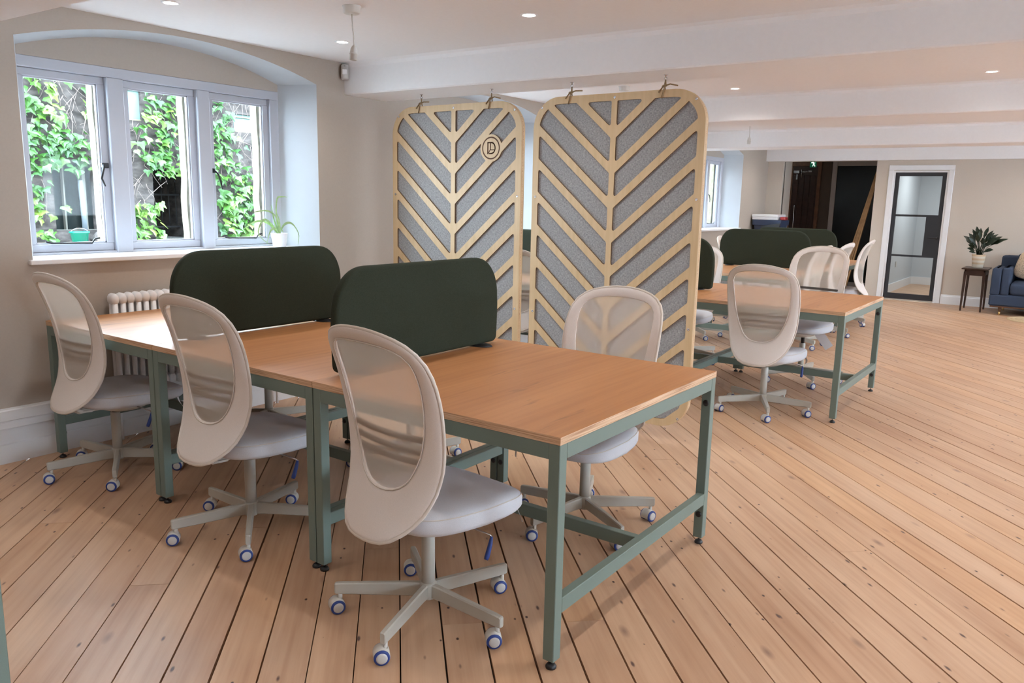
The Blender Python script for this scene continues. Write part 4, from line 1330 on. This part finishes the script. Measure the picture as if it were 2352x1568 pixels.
rad = thing('radiator', 'white column radiator on the wall below the window', 'radiator', (2.226, WY - 0.005, 0))
b = MB()
for yy in (-0.036, -0.073):
    b.lathe([(0.0150, 0.335), (0.0150, 0.80)], 10, 0, TR(0, yy, 0))
hd = [(0, -0.045, 0.0), (0, -0.055, 0.0), (0, -0.095, 0.0), (0, -0.135, 0.0), (0, -0.148, 0.0)]
for z, s in ((0.825, 1), (0.318, -1)):
    R = []
    for y, k in ((-0.018, 0.4), (-0.023, 0.85), (-0.034, 1.0), (-0.055, 1.02), (-0.075, 1.0), (-0.086, 0.85), (-0.091, 0.4)):
        R.append([(0.0226 * k * math.cos(2 * PI * i / 12), y, z + 0.034 * k * math.sin(2 * PI * i / 12)) for i in range(12)])
    b.rings(R, 0, True)
RS = b.mesh('section', M['white'])
for i in range(25): link('section', RS, rad, (0.02 + i * 0.0455, 0.0, 0))
b = MB()
for x in (0.02, 24 * 0.0455 + 0.02):
    b.tube([(x, -0.058, 0.28), (x, -0.058, 0.0)], 0.009, 8)
b.build('feed_pipe', M['white'], rad)
for x in (0.3, 0.9): MB().cbox((x, -0.04, 0.5), (x + 0.02, 0.004, 0.78), 0.002).build('bracket', M['white'], rad)

# spider plant
spt = thing('spider_plant', 'spider plant in a white pot on the window sill', 'plant', (3.545, 4.60, SILL + 0.002))
MB().lathe([(0.040, 0), (0.044, 0.004), (0.057, 0.092), (0.058, 0.100), (0.054, 0.100), (0.050, 0.082)], 24, 0, None, True, True, True).build('pot', M['pot'], spt)
MB().lathe([(0.051, 0.082), (0.0, 0.086)], 16, 0, None, True, False, False).build('soil', M['soil'], spt)
def strap_leaf(path, w, mat, parent):
    P = [Vector(p) for p in path]; Q = []
    N = 14
    for i in range(N + 1):      # Catmull-Rom
        t = i / N * (len(P) - 1); k = min(int(t), len(P) - 2); f = t - k
        p0, p1, p2, p3 = P[max(0, k - 1)], P[k], P[k + 1], P[min(len(P) - 1, k + 2)]
        Q.append(0.5 * ((2 * p1) + (p2 - p0) * f + (2 * p0 - 5 * p1 + 4 * p2 - p3) * f * f + (3 * p1 - p0 - 3 * p2 + p3) * f ** 3))
    b = MB(); vs = []
    for i, q in enumerate(Q):
        d = (Q[min(N, i + 1)] - Q[max(0, i - 1)]).normalized()
        s = d.cross(Vector((0.3, -0.9, 0.25))).normalized()
        n = s.cross(d)
        t = i / N; ww = w * min(1, 0.55 + 2 * t) * (1 - t ** 3) + 0.0004
        vs += [tuple(q - s * ww), tuple(q + n * ww * 0.35), tuple(q + s * ww)]
    fs = []
    for i in range(N):
        fs += [(3 * i, 3 * i + 1, 3 * i + 4, 3 * i + 3), (3 * i + 1, 3 * i + 2, 3 * i + 5, 3 * i + 4)]
    b.add(vs, fs, 0, True)
    return b.build('leaf', mat, parent)
z0 = 0.09
for path in ([(0.0, 0, z0), (-0.02, 0, 0.22), (-0.010, 0.0, 0.335), (0.03, 0, 0.352), (0.075, -0.01, 0.350)],
             [(0.0, 0, z0), (-0.03, -0.02, 0.20), (-0.13, -0.05, 0.255), (-0.28, -0.08, 0.245)],
             [(0.0, 0.01, z0), (-0.06, 0.0, 0.16), (-0.15, -0.03, 0.195), (-0.21, -0.05, 0.10), (-0.12, -0.06, 0.02)],
             [(0.0, 0.01, z0), (-0.08, 0.02, 0.17), (-0.18, 0.02, 0.18), (-0.27, 0.03, 0.13)],
             [(0.0, 0, z0), (0.03, -0.02, 0.16), (0.09, -0.03, 0.165), (0.138, -0.04, 0.09), (0.118, -0.05, 0.01)],
             [(0.0, 0, z0), (0.03, 0.03, 0.14), (0.03, 0.04, 0.20), (0.005, 0.05, 0.27)],
             [(0.0, 0, z0), (-0.05, -0.03, 0.13), (-0.11, -0.05, 0.12), (-0.155, -0.06, 0.03)],
             [(0.0, 0, z0), (-0.02, 0.03, 0.2), (-0.025, 0.05, 0.30)],
             [(0.01, 0, z0), (0.04, 0.04, 0.13), (0.07, 0.06, 0.12), (0.10, 0.07, 0.07)]):
    strap_leaf(path, 0.0085, M['spider'], spt)

# ------------------------------------------------------------------ sofa corner
stb = thing('side_table', 'small dark wooden side table under the potted plant', 'table', (12.775, 1.068, 0))
MB().cbox((-0.035, -0.035, 0.592), (0.475, 0.292, 0.612), 0.004).build('tabletop', M['darkwood'], stb)
b = MB()
for lo, hi in (((0.0, 0.0, 0.51), (0.02, 0.256, 0.592)), ((0.425, 0.0, 0.51), (0.445, 0.256, 0.592)), ((0.0, 0.0, 0.51), (0.445, 0.02, 0.592)), ((0.0, 0.236, 0.51), (0.445, 0.256, 0.592))): b.cbox(lo, hi, 0.002)
b.build('apron', M['darkwood'], stb)
for x in (0.012, 0.433):
    for y in (0.012, 0.244):
        sx, sy = (1 if x > .2 else -1), (1 if y > .1 else -1)
        b = MB()
        b.rings([[(x + sx * d - k, y + sy * d - k, z), (x + sx * d + k, y + sy * d - k, z), (x + sx * d + k, y + sy * d + k, z), (x + sx * d - k, y + sy * d + k, z)] for z, k, d in ((0, 0.011, 0.008), (0.56, 0.018, 0.0))], 0, False)
        b.build('leg', M['darkwood'], stb)
hp = thing('potted_plant', 'dark-leaved houseplant in a banded pot on the side table', 'plant', (12.99, 1.192, 0.6125))
MB().lathe([(0.064, 0), (0.070, 0.004), (0.086, 0.172), (0.089, 0.178), (0.089, 0.186), (0.082, 0.186), (0.078, 0.165)], 28, 0, None, True, True, True).build('pot', M['band'], hp)
MB().lathe([(0.079, 0.165), (0.0, 0.172)], 16, 0, None, True, False, False).build('soil', M['soil'], hp)
rr = random.Random(5)
def blade(base, tip, w, parent, mat):
    A, B = Vector(base), Vector(tip); d = B - A; L = d.length
    mid = A.lerp(B, 0.5) + Vector((0, 0, 0.10 * L))
    b = MB(); vs = []; N = 7
    for i in range(N + 1):
        t = i / N
        q = (1 - t) ** 2 * A + 2 * t * (1 - t) * mid + t * t * B
        dd = ((mid - A) * (1 - t) + (B - mid) * t).normalized()
        s = dd.cross(Vector((-0.75, rr.uniform(-0.5, 0.5), 0.65)))
        s = s.normalized() if s.length > 0.05 else Vector((0, 1, 0))
        n = s.cross(dd)
        ww = w * math.sin(PI * (0.04 + 0.94 * t) ** 0.85)
        vs += [tuple(q - s * ww + n * ww * 0.35), tuple(q), tuple(q + s * ww + n * ww * 0.35)]
    fs = []
    for i in range(N): fs += [(3 * i, 3 * i + 1, 3 * i + 4, 3 * i + 3), (3 * i + 1, 3 * i + 2, 3 * i + 5, 3 * i + 4)]
    b.add(vs, fs, 0, True)
    return b.build('leaf', mat, parent)
tips = [(0, 0.22, 0.46), (0, 0.16, 0.50), (0.02, 0.12, 0.56), (0, 0.07, 0.60), (0.03, 0.02, 0.58), (0, -0.08, 0.60), (0.02, -0.14, 0.55), (-0.02, -0.16, 0.52), (0, -0.26, 0.47), (0.02, -0.33, 0.44), (0, 0.18, 0.40), (0, 0.15, 0.34), (0, 0.16, 0.29),
        (0, -0.17, 0.28), (0, -0.12, 0.38), (-0.05, -0.2, 0.42), (-0.10, 0.05, 0.50), (-0.12, -0.05, 0.46), (-0.14, 0.08, 0.36), (-0.14, -0.08, 0.34), (0.1, 0.08, 0.5), (0.12, -0.06, 0.44), (-0.08, 0.12, 0.24), (-0.1, -0.1, 0.25), (-0.06, 0.02, 0.56), (-0.10, -0.14, 0.50), (0.08, -0.2, 0.5), (-0.12, 0.0, 0.28), (-0.1, 0.14, 0.44)]
stem = MB()
for i, tp in enumerate(tips):
    tp = Vector(tp); bs = Vector((tp.x * 0.42, tp.y * 0.42, 0.17 + (tp.z - 0.17) * 0.58))
    stem.tube([(tp.x * 0.05, tp.y * 0.1, 0.165), tuple(bs * 0.6 + Vector((0, 0, 0.09))), tuple(bs)], 0.004, 5)
    blade(bs, tp + Vector((0, 0, -0.02)), rr.uniform(0.024, 0.034), hp, M['houseleaf'])
stem.build('stem', M['houseleaf'], hp)

sf = thing('sofa', 'navy blue sofa on wooden legs, cut off by the right picture edge', 'sofa', (12.62, 0.975, 0))
SL = -1.75
b = MB(); b.cbox((0.0, SL, 0.125), (0.80, 0.0, 0.285), 0.02); b.build('base', M['navy'], sf)
b = MB(); b.cbox((0.02, SL + 0.02, 0.105), (0.78, -0.02, 0.127), 0.003); b.build('plinth', M['brownwood'], sf)
def cushion(lo, hi, r=0.035):
    b = MB(); x0, y0, z0 = lo; x1, y1, z1 = hi; R = []
    for z, k in ((z0, r * 0.9), (z0 + r * 0.35, r * 0.25), (z0 + r, 0), (z1 - r, 0), (z1 - r * 0.35, r * 0.25), (z1, r * 0.9), (z1 + 0.006, r * 2.5)):
        R.append([(p[0], p[1], z) for p in rrect(x0 + k, y0 + k, x1 - k, y1 - k, r, 4)])
    return b.rings(R, 0, True)
cushion((0.0, -0.115, 0.27), (0.80, 0.0, 0.640), 0.02).build('armrest', M['navy'], sf)
cushion((0.0, SL, 0.27), (0.80, SL + 0.115, 0.640), 0.02).build('armrest', M['navy'], sf)
cushion((0.005, -0.225, 0.27), (0.62, -0.117, 0.655), 0.03).build('arm_pad', M['navy'], sf)
cushion((0.64, SL + 0.05, 0.28), (0.82, -0.05, 0.79), 0.03).build('backrest', M['navy'], sf)
cushion((-0.005, SL + 0.12, 0.285), (0.63, -0.23, 0.455), 0.04).build('seat_cushion', M['navy'], sf)
cushion((0.52, SL + 0.13, 0.46), (0.66, -0.24, 0.83), 0.05).build('back_cushion', M['navy'], sf)
for x in (0.07, 0.70):
    for y in (-0.14, SL + 0.14):
        lg = MB().lathe([(0.016, 0.045), (0.024, 0.108)], 14, 0, TR(x, y, 0)).build('leg', M['brownwood'], sf)
        MB().lathe([(0.012, 0), (0.016, 0.046)], 14, 0, TR(x, y, 0)).build('brass_tip', M['brass'], lg)
pw = MB(); R = []
for i in range(13):
    t = -1 + 2 * i / 12; k = math.sqrt(max(0.0, 1 - abs(t) ** 2.4)) ; R.append([(0.05 * t, 0.20 * (0.86 + 0.14 * k) * s * (0.35 + 0.65 * k) if False else s * (0.20 * (0.25 + 0.75 * k)), z * (0.20 * (0.25 + 0.75 * k))) for s, z in [(math.copysign(abs(math.cos(a)) ** 0.45, math.cos(a)), math.copysign(abs(math.sin(a)) ** 0.45, math.sin(a))) for a in [2 * PI * j / 24 for j in range(24)]]])
pw.rings(R, 0, True)
p = pw.build('throw_pillow', M['fur'], None, (12.98, 0.53, 0.665)); p.rotation_euler = (0.25, -0.25, 0)
tag(p, 'cream fluffy throw pillow leaning in the corner of the navy sofa', 'pillow')
rg = MB()
for i in range(7):
    r0 = 0.045 * (i + 1) * 1.15
    rg.lathe([(max(0.001, r0 - 0.05), 0.001), (max(0.002, r0 - 0.045), 0.009), (r0 - 0.026, 0.012), (r0 - 0.004, 0.009), (r0 + 0.001, 0.001)], 36, 0, None, True, False, False)
tag(rg.build('round_mat', M['jute'], None, (12.33, 0.36, 0.0)), 'round woven jute mat on the floor before the sofa', 'mat')
MB().cbox((13.49, 1.05, 0.40), (13.5, 1.13, 0.49), 0.003).build('wall_socket', M['capwhite'])
tag(bpy.data.objects['wall_socket.001'], 'white wall socket behind the small side table', 'socket')

# ------------------------------------------------------------------ storage by the hallway
cab = thing('storage_cabinet', 'pale low cabinet under the navy storage box, behind the back-row dividers', 'cabinet', (12.78, 3.90, 0))
MB().cbox((0, 0, 0.02), (0.5, 0.53, 0.985), 0.004).build('body', M['wall_far'], cab)
MB().cbox((-0.018, 0.005, 0.03), (0, 0.262, 0.975), 0.003).build('door', M['white'], cab)
MB().cbox((-0.018, 0.268, 0.03), (0, 0.525, 0.975), 0.003).build('door', M['white'], cab)
nb = thing('storage_box', 'navy plastic storage box with rim on the pale cabinet by the hallway', 'box', (12.82, 4.0, 0.986))
b = MB(); b.rings([[(x, y, z) for x, y in rrect(-k, -k, 0.38 + k, 0.40 + k, 0.03, 4)] for z, k in ((0, 0), (0.12, 0.015), (0.122, 0.032), (0.205, 0.038), (0.207, 0.02))], 0, False)
b.build('body', M['navyplastic'], nb)
lid = thing('white_box', 'flat white box lying on top of the navy storage box', 'box', (12.80, 4.03, 1.194))
MB().cbox((0, 0, 0), (0.40, 0.41, 0.045), 0.004).build('body', M['white'], lid)
MB().cbox((-0.006, -0.006, 0.045), (0.406, 0.416, 0.085), 0.006).build('lid', M['white'], lid)
b = MB(); b.add([(0, 0, 0), (0, 0.30, 0), (0.02, 0.28, 0.11), (0.02, -0.02, 0.16), (0.03, 0, 0), (0.03, 0.30, 0), (0.05, 0.28, 0.11), (0.05, -0.02, 0.16)], [(0, 3, 2, 1), (4, 5, 6, 7), (0, 1, 5, 4), (1, 2, 6, 5), (2, 3, 7, 6), (3, 0, 4, 7)])
tag(b.build('laptop', M['black'], None, (12.715, 3.98, 0.986)), 'black folder-like tray leaning on the front of the navy storage box', 'tray')
b = MB().cbox((0, 0, 0), (0.14, 0.085, 0.05), 0.01)
tag(b.build('red_pouch', M['red'], None, (12.85, 3.92, 1.1935)), 'small red pouch on the edge of the navy storage box', 'pouch')

# timber boards leaning in the hallway
for i in range(4):
    x = 13.80 + 0.055 * i; yb = 3.14 + 0.05 * i; yt = 2.79 + 0.020 * i; ln = 2.0 + 0.03 * (i % 2)
    ang = math.asin((yb - yt) / ln)
    b = MB().cbox((-0.022, -0.012 , 0), (0.022, 0.012, ln), 0.002)
    o = b.build('timber_board', M['timber'], None, (x, yb, 0.012)); o.rotation_euler = (ang, 0, 0)
    tag(o, 'long raw timber board leaning in the hallway opening', 'board', 'timber boards leaning in the hallway')

# a lamp for the meeting room behind the glass door
for (x, y, z, e) in ((15.2, 1.7, 2.3, 13),):
    l = bpy.data.lights.new('ceiling_lamp', 'AREA'); l.energy = e; l.size = 0.6; l.color = (0.98, 0.99, 1.0)
    lo = bpy.data.objects.new('ceiling_lamp', l); COL.objects.link(lo); lo.location = (x, y, z)
